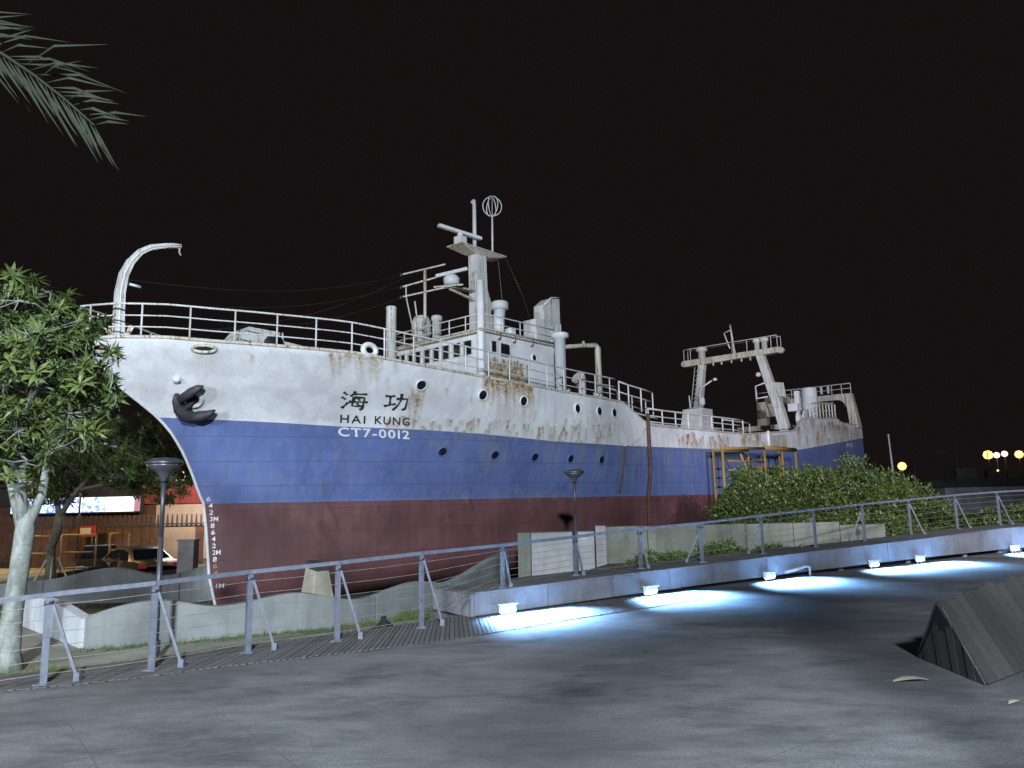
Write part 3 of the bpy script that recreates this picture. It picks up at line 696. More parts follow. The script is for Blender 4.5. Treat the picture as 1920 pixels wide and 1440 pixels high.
# portholes
def porthole(s, z, r=.165, rim=True):
    n_ = hull_normal(s, z); c = Vector(HS(s, z)); x = (Vector(HS(s+.05, z))-Vector(HS(s-.05, z))).normalized(); y = n_.cross(x).normalized()
    R_ = Matrix((x, y, n_)).transposed()
    mb = MB(); mb.lathe(c+n_*.0, [(r*1.2, -.02), (r*1.2, .03), (r*1.02, .038), (r*.98, .012)], 24, 0, R_)
    o = mb.build("porthole", M['white' if rim else 'blue'], ship)
    mb = MB(); mb.lathe(c+n_*.013, [(0.001, 0), (r*.98, 0), (r*.9, .004), (0.001, .004)], 24, 0, R_); mb.build("glass", M['glass'], o)
    return o
for s, z in ((7.32, 5.49), (9.18, 5.42), (12.18, 5.37), (13.6, 5.37), (14.63, 5.38)): porthole(s, z)
porthole(4.95, 5.64, .16)
for s, z in ((6.61, 3.65), (8.62, 3.57), (10.35, 3.52), (12.11, 3.49), (13.83, 3.48)): porthole(s, z, .15, False)
# anchor in its hawse, and the small light above it
def tri_beam(mb, P, W): # swept ring path of varying oval section
    mb.path(P, W, 8, sx=.55)
mb = MB()
def HO(s, z, o): return Vector(HS(s, z, o))
tri_beam(mb, [HO(-1.30, 5.16, .10), HO(-1.26, 4.98, .2), HO(-1.12, 4.76, .26), HO(-.95, 4.60, .28), HO(-.72, 4.5, .24), HO(-.58, 4.52, .18)], [.06, .13, .2, .21, .16, .08])
an = mb.build("anchor", M['iron'], ship)
for P, W in (([HO(-1.22, 4.98, .3), HO(-1.08, 5.16, .36), HO(-.97, 5.27, .36), HO(-.86, 5.33, .33)], [.13, .15, .11, .03]), ([HO(-.86, 4.52, .3), HO(-.62, 4.56, .38), HO(-.47, 4.62, .38), HO(-.36, 4.72, .36)], [.13, .15, .11, .03])):
    mb = MB(); mb.path(P, W, 8, sx=.7); mb.build("fluke", M['iron'], an)
mb = MB(); tri_beam(mb, [HO(-1.0, 4.75, .26), HO(-.9, 4.96, .12), HO(-.8, 5.1, -.02)], [.1, .09, .08]); mb.build("shank", M['iron'], an)
oval_ring("hawse_ring", -.86, 5.04, .24, .24, .07, 'white', True, an)
mb = MB(); mb.lathe(HO(-1.42, 5.52, .06), [(0.001, -.1), (.09, -.08), (.11, 0), (.08, .06), (.001, .08)], 12); mb.build("hull_eye", M['white'], ship)

# lettering wrapped on the shell -------------------------------------------------
def text_mesh(txt, extrude=0.0, bold=0.0, space=1.0):
    cu_ = bpy.data.curves.new("lettering", 'FONT'); cu_.body = txt; cu_.size = 1.0; cu_.offset = bold; cu_.space_character = space; cu_.resolution_u = 4
    o = bpy.data.objects.new("lettering", cu_); COL.objects.link(o)
    dg = bpy.context.evaluated_depsgraph_get(); me = bpy.data.meshes.new_from_object(o.evaluated_get(dg))
    bpy.data.objects.remove(o); return me
def shell_text(name, me, s0, s1, zb0, zb1, hgt, mat, out=.016, shear=.46):
    n_ = len(me.vertices); co = np.empty(n_*3); me.vertices.foreach_get("co", co); co = co.reshape(-1, 3)
    mn, mx = co.min(0), co.max(0)
    u = (co[:, 0]-mn[0])/(mx[0]-mn[0]); v = (co[:, 1]-mn[1])/(mx[1]-mn[1])
    s = s0+(s1-s0)*u-shear*hgt*v; z = zb0+(zb1-zb0)*u+hgt*v
    co = np.stack([s, -(halfb(s, z)+out), z], 1)
    me.vertices.foreach_set("co", co.ravel()); me.materials.clear(); me.materials.append(M[mat]); me.update()
    return link(name, me, ship)
import bmesh
def densify(me, cuts=2):
    bm = bmesh.new(); bm.from_mesh(me); bmesh.ops.triangulate(bm, faces=bm.faces)
    for _ in range(3):
        bmesh.ops.subdivide_edges(bm, edges=[e_ for e_ in bm.edges if e_.calc_length() > .09], cuts=1); bmesh.ops.triangulate(bm, faces=bm.faces)
    bm.to_mesh(me); bm.free(); return me
def brush_mesh(strokes, w_=.085):
    mb = MB()
    for st_ in strokes:
        P = np.array(st_, float); d = np.r_[0, np.cumsum(np.hypot(*np.diff(P, axis=0).T))]; n_ = max(6, int(d[-1]/.05)); x = np.linspace(0, d[-1], n_)
        Q = np.stack([np.interp(x, d, P[:, 0]), np.interp(x, d, P[:, 1])], 1)
        T = np.gradient(Q, axis=0); T /= np.linalg.norm(T, axis=1)[:, None]; N = np.stack([-T[:, 1], T[:, 0]], 1)
        wv = w_*(.5+.16*np.cos(np.linspace(0, 2*np.pi, n_)))*np.linspace(1.05, .85, n_)
        L_, R_ = Q+N*wv[:, None], Q-N*wv[:, None]
        mb.add([(*p, 0) for p in L_]+[(*p, 0) for p in R_], [(k, k+1, n_+k+1, n_+k) for k in range(n_-1)])
    return mb.mesh("brush_character", M['letter'])
HAI_S = [[(.08, .90), (.22, .77)], [(.02, .64), (.17, .53)], [(.03, .06), (.12, .16), (.26, .38)], [(.50, .99), (.44, .84), (.34, .70)], [(.42, .84), (.95, .87)], [(.47, .67), (.44, .45), (.40, .21), (.62, .20), (.86, .23)], [(.46, .66), (.86, .68), (.83, .4), (.79, .08), (.68, .02)], [(.28, .42), (.99, .45)], [(.62, .62), (.68, .51)], [(.58, .37), (.65, .27)]]
KUNG_S = [[(.05, .77), (.45, .81)], [(.25, .79), (.25, .32)], [(.01, .22), (.25, .30), (.49, .38)], [(.50, .66), (.95, .71), (.92, .4), (.87, .14), (.73, .07)], [(.72, .97), (.68, .6), (.58, .32), (.37, .01)]]
shell_text("name_character", brush_mesh(HAI_S, .10), 2.86, 3.66, 4.84, 4.82, .54, 'letter')["label"] = "black brushed character, first of the ship's name"
shell_text("name_character", brush_mesh(KUNG_S, .10), 4.10, 4.88, 4.86, 4.84, .51, 'letter')["label"] = "black brushed character, second of the ship's name"
shell_text("name_lettering", densify(text_mesh("HAI", bold=.012, space=1.25)), 3.05, 3.78, 4.47, 4.455, .23, 'letter')
shell_text("name_lettering", densify(text_mesh("KUNG", bold=.012, space=1.15)), 4.06, 5.16, 4.455, 4.43, .235, 'letter')
shell_text("registration_number", densify(text_mesh("CT7-00I2", bold=.025, space=1.18)), 3.16, 5.34, 4.07, 4.015, .27, 'letter_w')
for i, ch in enumerate(["6", "4", "2", "3M", "8", "6", "4", "2", "2M", "8", "6", "4", "2", "1M"]):
    z = 2.22-i*.194; s = float(stem(z))+.10
    if i in (10, 11, 12): mt = 'letter_r'
    else: mt = 'letter_w'
    if i in (12,): continue
    shell_text("draft_mark", densify(text_mesh(ch, bold=.008), 1), s, s+(.10 if len(ch) == 1 else .21), z-.06, z-.06, .135, mt, .014, 0)
# vertical brown drain pipe on the side and small chain hanging
mb = MB(); mb.path([HO(17.0, z, .1) for z in np.linspace(5.5, .6, 12)], .085, 8); mb.build("drain_pipe", M['rust'], ship)
mb = MB(); mb.path([HO(15.2, z, .05) for z in np.linspace(4.05, 2.2, 8)], .03, 6); mb.build("drain_pipe", M['rust'], ship)
# mooring rope lying down the side
mb = MB(); mb.path([HO(s, z, .03) for s, z in ((16.9, 4.9), (16.5, 4.5), (15.9, 4.2), (15.2, 4.05))], .015, 5); mb.path([HO(s, z, .03) for s, z in ((12.4, 5.7), (13.0, 5.2), (13.5, 4.7), (13.9, 4.3))], .012, 5); mb.build("slack_rope", M['white_old'], ship)

# wheelhouse -------------------------------------------------------------------
WS, WE, WP = 9.13, 13.3, 2.65
ZR = 8.2
wh = empty("wheelhouse", (0, 0, 0)); wh.parent = ship
def wall_with_holes(mb, org, ux, uz, W, H, holes, th, inward):
    """rect wall in plane (ux,uz) with rectangular holes [(u0,u1,v0,v1)], thickness th along inward; built as strips"""
    us = sorted({0, W} | {h[0] for h in holes} | {h[1] for h in holes}); vs2 = sorted({0, H} | {h[2] for h in holes} | {h[3] for h in holes})
    for i in range(len(us)-1):
        for j in range(len(vs2)-1):
            uc, vc = (us[i]+us[i+1])/2, (vs2[j]+vs2[j+1])/2
            if any(h[0] < uc < h[1] and h[2] < vc < h[3] for h in holes): continue
            P = [org+ux*u+uz*v for u, v in ((us[i], vs2[j]), (us[i+1], vs2[j]), (us[i+1], vs2[j+1]), (us[i], vs2[j+1]))]
            mb.hexa([*[p for p in P], *[p+inward*th for p in P]])
ZB = 5.5
# front wall: u runs from starboard (-p) to port
wpos = [-2.35, -2.02, -1.55, -1.08, -.52, .02, .58, 1.2, 1.8]
ww = [.15, .17, .22, .26, .30, .30, .32, .38, .42]
holes = [(WP+c-w2/2, WP+c+w2/2, 7.46-ZB, 7.99-ZB) for c, w2 in zip(wpos, [.26, .28, .3, .32, .34, .36, .38, .4, .44])]
mb = MB(); wall_with_holes(mb, Vector(S(WS, -WP, ZB)), Vector((0, -1, 0)), Vector((0, 0, 1)), 2*WP, ZR-ZB, holes, .06, Vector((1, 0, 0)))
o = mb.build("front_wall", M['white'], wh)
def window(u0, u1, z0, z1, fn, clear=False):
    """fn(u,z,out) -> point; a frame and a dark pane"""
    mb = MB(); t = .03
    for a, b, c, d_ in ((u0-t, u1+t, z0-t, z0), (u0-t, u1+t, z1, z1+t), (u0-t, u0, z0, z1), (u1, u1+t, z0, z1)):
        mb.hexa([fn(a, c, -.01), fn(b, c, -.01), fn(b, d_, -.01), fn(a, d_, -.01), fn(a, c, .025), fn(b, c, .025), fn(b, d_, .025), fn(a, d_, .025)])
    fr_ = mb.build("window", M['white_rusty'], wh)
    mb = MB(); mb.hexa([fn(u0, z0, -.035), fn(u1, z0, -.035), fn(u1, z1, -.035), fn(u0, z1, -.035), fn(u0, z0, -.025), fn(u1, z0, -.025), fn(u1, z1, -.025), fn(u0, z1, -.025)])
    mb.build("pane", M['glass'], fr_)
    if clear:
        uc, zc = (u0+u1)/2, (z0+z1)/2; mb = MB()
        pts = [Vector(fn(uc+.11*math.cos(t), zc+.11*math.sin(t), -.02)) for t in np.linspace(0, 2*math.pi, 17)]
        mb.path(pts, .018, 5, caps=False); mb.tube(fn(uc, zc, -.022), fn(uc, zc, .01), .04, 8); mb.build("clear_view_screen", M['lamp_steel'], fr_)
    return fr_
ff = lambda u, z, o_: S(WS-o_, u-WP, z)
for i, h in enumerate(holes): window(h[0], h[1], h[2]+ZB, h[3]+ZB, ff, i in (4, 7))
sh = [(.36, .66, 7.49-ZB, 7.92-ZB), (.86, 1.42, 7.42-ZB, 7.90-ZB)]
mb = MB(); wall_with_holes(mb, Vector(S(WS+.062, WP, ZB)), Vector((1, 0, 0)), Vector((0, 0, 1)), WE-WS-.062, ZR-ZB, sh, .06, Vector((0, 1, 0)))
o = mb.build("side_wall", M['white'], wh)
# rust below the side window (dense grid sheet standing 3 mm proud of the wall plating as a doubler plate)
n1, n2 = 70, 50
gs = np.linspace(WS+.08, WS+2.75, n1); gz = np.linspace(ZB+.05, 7.36, n2); G1, G2 = np.meshgrid(gs, gz)
rr = np.zeros(G1.size); s_ = G1.ravel(); z_ = G2.ravel()
for _ in range(260):
    s0 = nprng.choice([nprng.normal(WS+.75, .32), nprng.normal(WS+1.75, .3)]); z0 = nprng.uniform(6.5, 7.34); L_ = nprng.uniform(.25, 1.0)
    rr = np.maximum(rr, nprng.uniform(.4, 1)*np.exp(-((s_-s0)/nprng.uniform(.025, .08))**2)*np.clip(1-(z0-z_)/L_, 0, 1)*(z0 > z_))
vv = [S(a, WP+.004, b) for a, b in zip(s_, z_)]; ii = np.arange(n1*n2).reshape(n2, n1)
fcs = np.stack([ii[:-1, :-1].ravel(), ii[:-1, 1:].ravel(), ii[1:, 1:].ravel(), ii[1:, :-1].ravel()], 1)
me = bpy.data.meshes.new("doubler_plate"); me.from_pydata(vv, [], fcs.tolist()); me.materials.append(M['white']); at = me.attributes.new("rust", 'FLOAT', 'POINT'); at.data.foreach_set("value", rr.astype(np.float32)); me.update(); o = link("doubler_plate", me, wh); o["label"] = "rust streaked plate under the side windows"
fs2 = lambda u, z, o_: S(WS+.062+u, WP+o_, z)
for h in sh: window(h[0], h[1], h[2]+ZB, h[3]+ZB, fs2)
mb = MB(); mb.hexa([S(WS+1.38, WP+.03, 7.88), S(WS+1.75, WP+.03, 7.9), S(WS+1.75, WP+.005, 7.9), S(WS+1.38, WP+.005, 7.88), S(WS+1.38, WP+.03, 7.97), S(WS+1.75, WP+.03, 7.97), S(WS+1.75, WP+.005, 7.97), S(WS+1.38, WP+.005, 7.97)]); mb.build("window_slide", M['white'], wh)
c = Vector(S(12.0, WP+.0, 7.58)); R_ = Matrix.Rotation(rad(90), 3, 'X')
mb = MB(); mb.lathe(c, [(.17, -.02), (.17, .035), (.13, .045), (.12, .02)], 20, 0, R_); o = mb.build("porthole", M['white'], wh)
mb = MB(); mb.lathe(c+Vector((0, -.021, 0)), [(.001, 0), (.12, 0), (.1, .003), (.001, .003)], 20, 0, R_); mb.build("glass", M['glass'], o)
mb = MB(); mb.hexa([S(WS+.07, -WP, ZB), S(WE, -WP, ZB), S(WE, -WP+.06, ZB), S(WS+.07, -WP+.06, ZB), S(WS+.07, -WP, ZR), S(WE, -WP, ZR), S(WE, -WP+.06, ZR), S(WS+.07, -WP+.06, ZR)]); mb.build("side_wall", M['white'], wh)
mb = MB(); mb.hexa([S(WE-.06, -WP+.07, ZB), S(WE, -WP+.07, ZB), S(WE, WP-.07, ZB), S(WE-.06, WP-.07, ZB), S(WE-.06, -WP+.07, ZR), S(WE, -WP+.07, ZR), S(WE, WP-.07, ZR), S(WE-.06, WP-.07, ZR)]); mb.build("rear_wall", M['white'], wh)
# roof slab with rusty lip and lower deckhouse behind
mb = MB(); mb.hexa([S(WS-.22, -WP-.14, ZR+.002), S(WE+.25, -WP-.14, ZR+.002), S(WE+.25, WP+.14, ZR+.002), S(WS-.22, WP+.14, ZR+.002), S(WS-.22, -WP-.14, ZR+.10), S(WE+.25, -WP-.14, ZR+.10), S(WE+.25, WP+.14, ZR+.10), S(WS-.22, WP+.14, ZR+.10)])
mb.build("roof", M['white_rusty'], wh)
mb = MB(); mb.path([S(WE+.2, WP+.17, ZR+.1), S(WS-.2, WP+.17, ZR+.1), S(WS-.26, WP+.1, ZR+.1), S(WS-.26, -WP-.1, ZR+.1)], .035, 6); mb.build("roof_gutter", M['white_rusty'], wh)
mb = MB(); mb.tube(S(WS-.08, WP-.06, 5.6), S(WS-.08, WP-.06, 10.15), .155, 14); mb.tube(S(WS-.08, WP-.06, 10.15), S(WS-.08, WP-.06, 10.2), .155, 14, .09); mb.build("corner_vent_post", M['white'], wh)
for s in (9.9, 10.75, 11.8):
    mb = MB(); mb.path([S(s, WP+.02, 8.02), S(s, WP+.14, 8.06), S(s, WP+.17, 8.18), S(s, WP+.12, 8.3)], .025, 6); mb.build("eyebrow_pipe", M['lamp_steel'], wh)
# roof railing
zr = ZR+.1
rp = [S(WE, -WP, zr), S(11.5, -WP, zr), S(WS-.1, -WP, zr)]+[S(WS-.1, p, zr) for p in (-1.8, -.9, 0, .9, 1.8, 2.6)]+[S(s, WP, zr) for s in (10.2, 11.2, 12.2, 13.3)]
railing("roof_railing", rp, .62, range(len(rp)), (1.0, .5), .026, 'white_old', wh)
# roof vents, dome, antennas
def mushroom(name, s, p, z, h, r, capr, parent=wh, mat='white_old'):
    mb = MB(); mb.lathe(S(s, p, z), [(r, 0), (r, h-.22), (capr, h-.2), (capr, h-.04), (capr*.8, h), (.001, h+.02)], 18); return mb.build(name, M[mat], parent)
mushroom("mushroom_vent", 9.35, -1.15, zr, 1.15, .17, .21); mushroom("mushroom_vent", 10.1, -1.0, zr, 1.35, .19, .23)
mb = MB(); mb.lathe(S(10.3, -2.2, zr), [(.2, 0), (.2, .6), (.42, .75), (.42, 1.3), (.3, 1.55), (.001, 1.65)], 20); mb.build("antenna_dome", M['white_old'], wh)
mb = MB(); mb.lathe(S(7.7, -1.0, 5.6), [(.2, 0), (.2, 3.9), (.21, 3.92), (.21, 3.98), (.16, 4.02)], 18); mb.build("vent_post", M['white_old'], ship)
# antenna mast with three yards
am = empty("antenna_mast"); am.parent = ship
mb = MB(); mb.tube(S(9.63, -1.2, zr), S(9.63, -1.2, 11.6), .065, 8); mb.build("pole", M['white_rusty'], am)
for z0, z1 in ((11.25, 11.8), (10.72, 11.34), (10.29, 10.8)):
    mb = MB(); mb.beam(S(8.9, -1.75, z0+.1), S(10.2, -.55, z1), .05, .06); mb.build("yard", M['white_rusty'], am)
    mb = MB(); mb.lathe(S(8.85, -1.8, z0+.06), [(.03, -.06), (.06, -.02), (.06, .04), (.03, .09)], 8); mb.build("insulator", M['pole'], am)
mb = MB(); mb.tube(S(9.0, -1.66, 10.4), S(9.35, -1.4, zr), .03, 6); mb.tube(S(9.0, -1.66, 10.9), S(9.0, -1.66, 10.4), .03, 6); mb.tube(S(9.4, -1.4, 9.3), S(9.25, -1.4, 10.2), .035, 6); mb.build("stay_rod", M['white_old'], am)
# aerial wires forward to the bow
for i, (e1, e2) in enumerate((((8.9, -1.75, 11.3), (-2.7, .2, 8.3)), ((8.9, -1.75, 10.85), (-2.4, .3, 7.7)), ((8.95, -1.7, 10.4), (-1.0, -.6, 7.3)), ((9.1, -1.6, 11.3), (-.4, -.6, 7.3)))):
    mb = MB(); a = Vector(S(*e1)); b = Vector(S(*e2)); mb.path([a.lerp(b, t)-Vector((0, 0, .5*math.sin(math.pi*t))) for t in np.linspace(0, 1, 12)], .006, 4); mb.build("aerial_wire", M['pole'], am)
# main mast
ms = empty("main_mast"); ms.parent = ship
mb = MB(); mb.hexa([S(11.3, .28, zr), S(11.95, .28, zr), S(11.95, -.28, zr), S(11.3, -.28, zr), S(11.25, .24, 12.35), S(11.85, .24, 12.35), S(11.85, -.24, 12.35), S(11.25, -.24, 12.35)]); mb.build("column", M['white_old'], ms)
mb = MB(); mb.hexa([S(11.97, .06, zr), S(13.1, .06, zr), S(13.1, -.06, zr), S(11.97, -.06, zr), S(11.9, .06, 11.2), S(12.0, .06, 11.2), S(12.0, -.06, 11.2), S(11.9, -.06, 11.2)]); mb.build("gusset_plate", M['white_old'], ms)
# platform: shallow box with chamfered underside
mb = MB(); mb.hexa([S(11.1, .26, 12.32), S(12.1, .26, 12.32), S(12.1, -.26, 12.32), S(11.1, -.26, 12.32), S(10.2, .42, 12.5), S(12.9, .42, 12.5), S(12.9, -.42, 12.5), S(10.2, -.42, 12.5)]); mb.build("platform", M['white_rusty'], ms)
mb = MB(); mb.hexa([S(10.18, .44, 12.505), S(12.92, .44, 12.505), S(12.92, -.44, 12.505), S(10.18, -.44, 12.505), S(10.18, .44, 12.555), S(12.92, .44, 12.555), S(12.92, -.44, 12.555), S(10.18, -.44, 12.555)]); mb.build("platform_deck", M['white_rusty'], ms)
def radar(s, p, z, ux, half, parent, tilt=0):
    mb = MB(); mb.hexa([S(s-.2, p+.2, z), S(s+.2, p+.2, z), S(s+.2, p-.2, z), S(s-.2, p-.2, z), S(s-.2, p+.2, z+.34), S(s+.2, p+.2, z+.34), S(s+.2, p-.2, z+.34), S(s-.2, p-.2, z+.34)])
    mb.tube(S(s, p, z+.34), S(s, p, z+.5), .12, 10); r = bevel(mb.build("radar_pedestal", M['white'], parent), .03)
    c = Vector(S(s, p, z+.54)); d = Vector((ux[0], -ux[1], 0)).normalized()*half+Vector((0, 0, tilt))
    mb = MB(); mb.beam(c-d, c+d, .16, .13); mb.build("radar_scanner", M['white'], r); return r
radar(10.45, .1, 12.56, (1, .2), 1.05, ms, -.08)
mb = MB(); mb.tube(S(11.4, .0, 12.56), S(11.4, 0, 14.7), .085, 8); mb.tube(S(11.4, 0, 14.7), S(11.3, 0, 14.75), .11, 8); mb.build("signal_pole", M['white'], ms)
lp = MB(); lp.tube(S(12.5, 0, 12.56), S(12.52, 0, 14.42), .05, 8, .04); lpo = lp.build("loop_antenna_pole", M['white'], ms)
mb = MB(); c = Vector(S(12.53, 0, 14.86))
for k in range(3):
    a_ = math.pi*k/3+.35; mb.path([c+Vector((.42*math.cos(t)*math.cos(a_), .42*math.cos(t)*math.sin(a_), .45*math.sin(t))) for t in np.linspace(0, 2*math.pi, 25)], .022, 5, caps=False)
mb.tube(c-Vector((0, 0, .45)), c+Vector((0, 0, .44)), .012, 5); mb.build("loop_antenna", M['white'], lpo)
# lower radar arm
mb = MB(); mb.beam(S(11.3, .1, 10.72), S(9.85, -.1, 10.66), .3, .07); mb.beam(S(11.3, .1, 10.3), S(10.0, -.1, 10.6), .08, .08); mb.beam(S(9.5, -.5, 10.66), S(10.2, .5, 10.7), .06, .06); rb = mb.build("radar_arm", M['white_rusty'], ms)
mb = MB(); mb.lathe(S(10.02, 0, 10.72), [(.2, 0), (.32, .08), (.34, .3), (.22, .44), (.1, .5)], 16); rp_ = mb.build("radar_drum", M['white'], rb)
mb = MB(); c = Vector(S(10.02, 0, 11.28)); d = Vector(S(.55, .35, 0)); mb.beam(c-d-Vector((0, 0, .2)), c+d+Vector((0, 0, .2)), .16, .13); mb.build("radar_scanner", M['white'], ms)
mb = MB(); mb.path([S(12.9, .4, 12.5), S(13.9, .5, 10.9), S(14.6, .4, 9.7)], .012, 5); mb.path([S(12.85, 0, 12.5), S(13.1, 0, 10.4), S(13.2, 0, zr)], .006, 4); mb.build("backstay", M['pole'], ms)
# cowl vent and lit box on the roof
mb = MB(); mb.path([S(11.8, .95, zr), S(11.8, .95, zr+.7), S(11.75, 1.0, zr+1.1), S(11.83, 1.0, zr+1.55)], [.24, .24, .24, .25], 12); mb.lathe(S(11.83, 1.0, zr+1.52), [(.25, 0), (.36, .02), (.36, .3), (.3, .36), (.001, .38)], 18); mb.build("cowl_vent", M['white'], wh)
mb = MB(); mb.box(S(12.35, 1.1, zr+.62), (.36, .3, .34)); bevel(mb.build("searchlight", M['housing'], wh), .03)
# funnel
fn_ = empty("funnel"); fn_.parent = ship
mb = MB(); mb.hexa([S(14.1, 1.0, 6), S(14.75, 1.0, 6), S(14.75, .3, 6), S(14.1, .3, 6), S(14.1, 1.0, 9.85), S(14.75, 1.0, 9.92), S(14.75, .3, 9.92), S(14.1, .3, 9.85)]); bevel(mb.build("casing_box", M['white'], fn_), .03)
mb = MB()
mb.add([S(14.76, .95, 6), S(16.0, .95, 6), S(16.0, .35, 6), S(14.76, .35, 6), S(14.76, .95, 10.6), S(15.25, .95, 10.98), S(15.95, .95, 11.12), S(14.76, .35, 10.6), S(15.25, .35, 10.98), S(15.95, .35, 11.12)],
       [(3, 2, 1, 0), (0, 1, 6, 5, 4), (2, 3, 7, 8, 9), (4, 5, 8, 7), (5, 6, 9, 8), (1, 2, 9, 6), (3, 0, 4, 7)]); bevel(mb.build("stack", M['white_old'], fn_), .04)
for s, ds in ((15.1, .35), (15.5, .15), (15.45, -.5), (15.8, .1)):
    mb = MB(); mb.tube(S(s, 1.02, 8.2), S(s+ds*.6, 1.02, 9.9-abs(ds)*.5), .04, 6); mb.build("brace_rod", M['white_old'], fn_)
mb = MB(); mb.path([S(14.8, .98, 10.6), S(15.27, .98, 11.0), S(15.98, .98, 11.14)], .04, 6); mb.build("stack_rim", M['white'], fn_)
# tall vents, pipe frame, mushroom on the boat deck
mushroom("tall_vent", 12.62, 3.5, 5.7, 2.85, .22, .36, ship, 'white')
mb = MB(); mb.hexa([S(13.35, 2.5, 5.6), S(13.75, 2.5, 5.6), S(13.75, 2.0, 5.6), S(13.35, 2.0, 5.6), S(13.35, 2.5, 7.9), S(13.75, 2.5, 7.9), S(13.75, 2.0, 7.9), S(13.35, 2.0, 7.9)]); mb.build("rusty_locker", M['rust'], ship)
mb = MB(); mb.path([S(12.85, 3.45, 8.02), S(14.0, 3.5, 8.22), S(15.05, 3.5, 8.4), S(15.2, 3.5, 8.3), S(15.2, 3.5, 5.7)], [.08, .09, .1, .13, .15], 10); mb.lathe(S(14.2, 3.5, 8.26), [(.05, 0), (.07, .12), (.03, .2)], 8); mb.build("goalpost_pipe", M['white_rusty'], ship)
mb = MB(); mb.path([S(13.85, 3.6, 5.6), S(13.85, 3.6, 6.4), S(13.75, 3.6, 6.75), S(13.6, 3.6, 6.85)], [.16, .17, .24, .3], 12); mb.build("cowl_vent", M['white_old'], ship)
# deckhouse aft of the wheelhouse and the ladder landing at the break of the forecastle
mb = MB(); mb.hexa([S(13.4, 2.4, 4.45), S(16.4, 2.4, 4.45), S(16.4, -2.4, 4.45), S(13.4, -2.4, 4.45), S(13.4, 2.4, 6.15), S(16.4, 2.4, 6.15), S(16.4, -2.4, 6.15), S(13.4, -2.4, 6.15)]); mb.build("deckhouse", M['white'], ship)
lpts = [S(15.3, 4.42, 5.8), S(16.0, 4.42, 5.72), S(17.0, 4.4, 5.66), S(18.1, 4.3, 5.6)]
railing("ladder_railing", lpts, .95, range(4), (1.0, .55), .035, 'white', ship)
lpts = [S(15.0, 3.6, 5.75), S(16.4, 3.6, 5.6), S(17.6, 3.55, 5.5), S(18.8, 3.5, 5.4), S(18.8, 2.4, 5.4)]
railing("ladder_railing", lpts, .95, range(5), (1.0, .5), .035, 'white_old', ship)
mb = MB(); mb.hexa([S(15.4, 4.35, 5.62), S(18.6, 4.2, 5.38), S(18.6, 3.0, 5.38), S(15.4, 3.0, 5.62), S(15.4, 4.35, 5.68), S(18.6, 4.2, 5.44), S(18.6, 3.0, 5.44), S(15.4, 3.0, 5.68)]); mb.build("landing", M['white_old'], ship)
for i in range(7):
    mb = MB(); a = 18.7+i*.12; z = 5.3-i*.13; mb.hexa([S(a, 3.5, z), S(a+.14, 3.5, z), S(a+.14, 2.7, z), S(a, 2.7, z), S(a, 3.5, z+.03), S(a+.14, 3.5, z+.03), S(a+.14, 2.7, z+.03), S(a, 2.7, z+.03)]); mb.build("ladder_step", M['white_rusty'], ship)
# clutter of pipes and cleats on the boat deck
for s, p, z, h in ((14.4, 3.9, 5.8, .35), (15.6, 3.0, 5.65, .7), (16.1, 2.6, 5.6, .9), (16.7, 2.9, 5.5, .6), (12.2, 4.1, 5.85, .25)):
    mb = MB(); mb.tube(S(s, p, z), S(s, p, z+h), .07, 8); mb.tube(S(s, p, z+h), S(s+.18, p, z+h+.06), .07, 8); mb.build("deck_pipe", M['white_old'], ship)
# main deck railings (port, thick white stanchions), starboard behind
s2 = list(np.linspace(17.35, 26.6, 9)); pp = [S(s, float(halfb(s, 5))-.1, float(ztop(s))) for s in s2]
railing("deck_railing", pp, .75, range(9), (1.0, .6, .25), .04, 'white_old', ship)
s3 = list(np.linspace(17.6, 32, 16)); pp = [S(s, -4.35, float(ztop(s))) for s in s3]
railing("deck_railing", pp, .8, range(16), (1.0, .5), .035, 'white_old', ship)
pp = [S(26.9, 3.2, 5.0), S(28.2, 3.2, 5.0), S(29.4, 3.2, 5.0), S(30.3, 3.2, 5.0)]
railing("deck_railing", pp, 1.0, range(4), (1.0, .5), .04, 'white_old', ship)
pp = [S(31.9+.5*i, -3.9, 5.5) for i in range(5)]
railing("deck_railing", pp, .8, range(5), (1.0, .5), .05, 'white_old', ship)
mb = MB(); mb.hexa([S(22, 1.5, 4.5), S(25.5, 1.5, 4.5), S(25.5, -1.5, 4.5), S(22, -1.5, 4.5), S(22.1, 1.4, 5.7), S(25.4, 1.4, 5.7), S(25.4, -1.4, 5.7), S(22.1, -1.4, 5.7)]); mb.build("trawl_winch_house", M['white_old'], ship)
# bulwark post by the gangway (bright)
mb = MB(); mb.tube(HO(29.3, 4.5, .08), HO(29.3, 5.4, .08), .09, 8); mb.build("gangway_post", M['white'], ship)
mb = MB(); mb.hexa([HO(29.6, 4.6, .0), HO(31.9, 4.6, .0), HO(31.9, 4.6, .03), HO(29.6, 4.6, .03), HO(29.6, 5.15, .0), HO(31.9, 5.35, .0), HO(31.9, 5.35, .03), HO(29.6, 5.15, .03)]); mb.build("bulwark_gate", M['white_rusty'], ship)

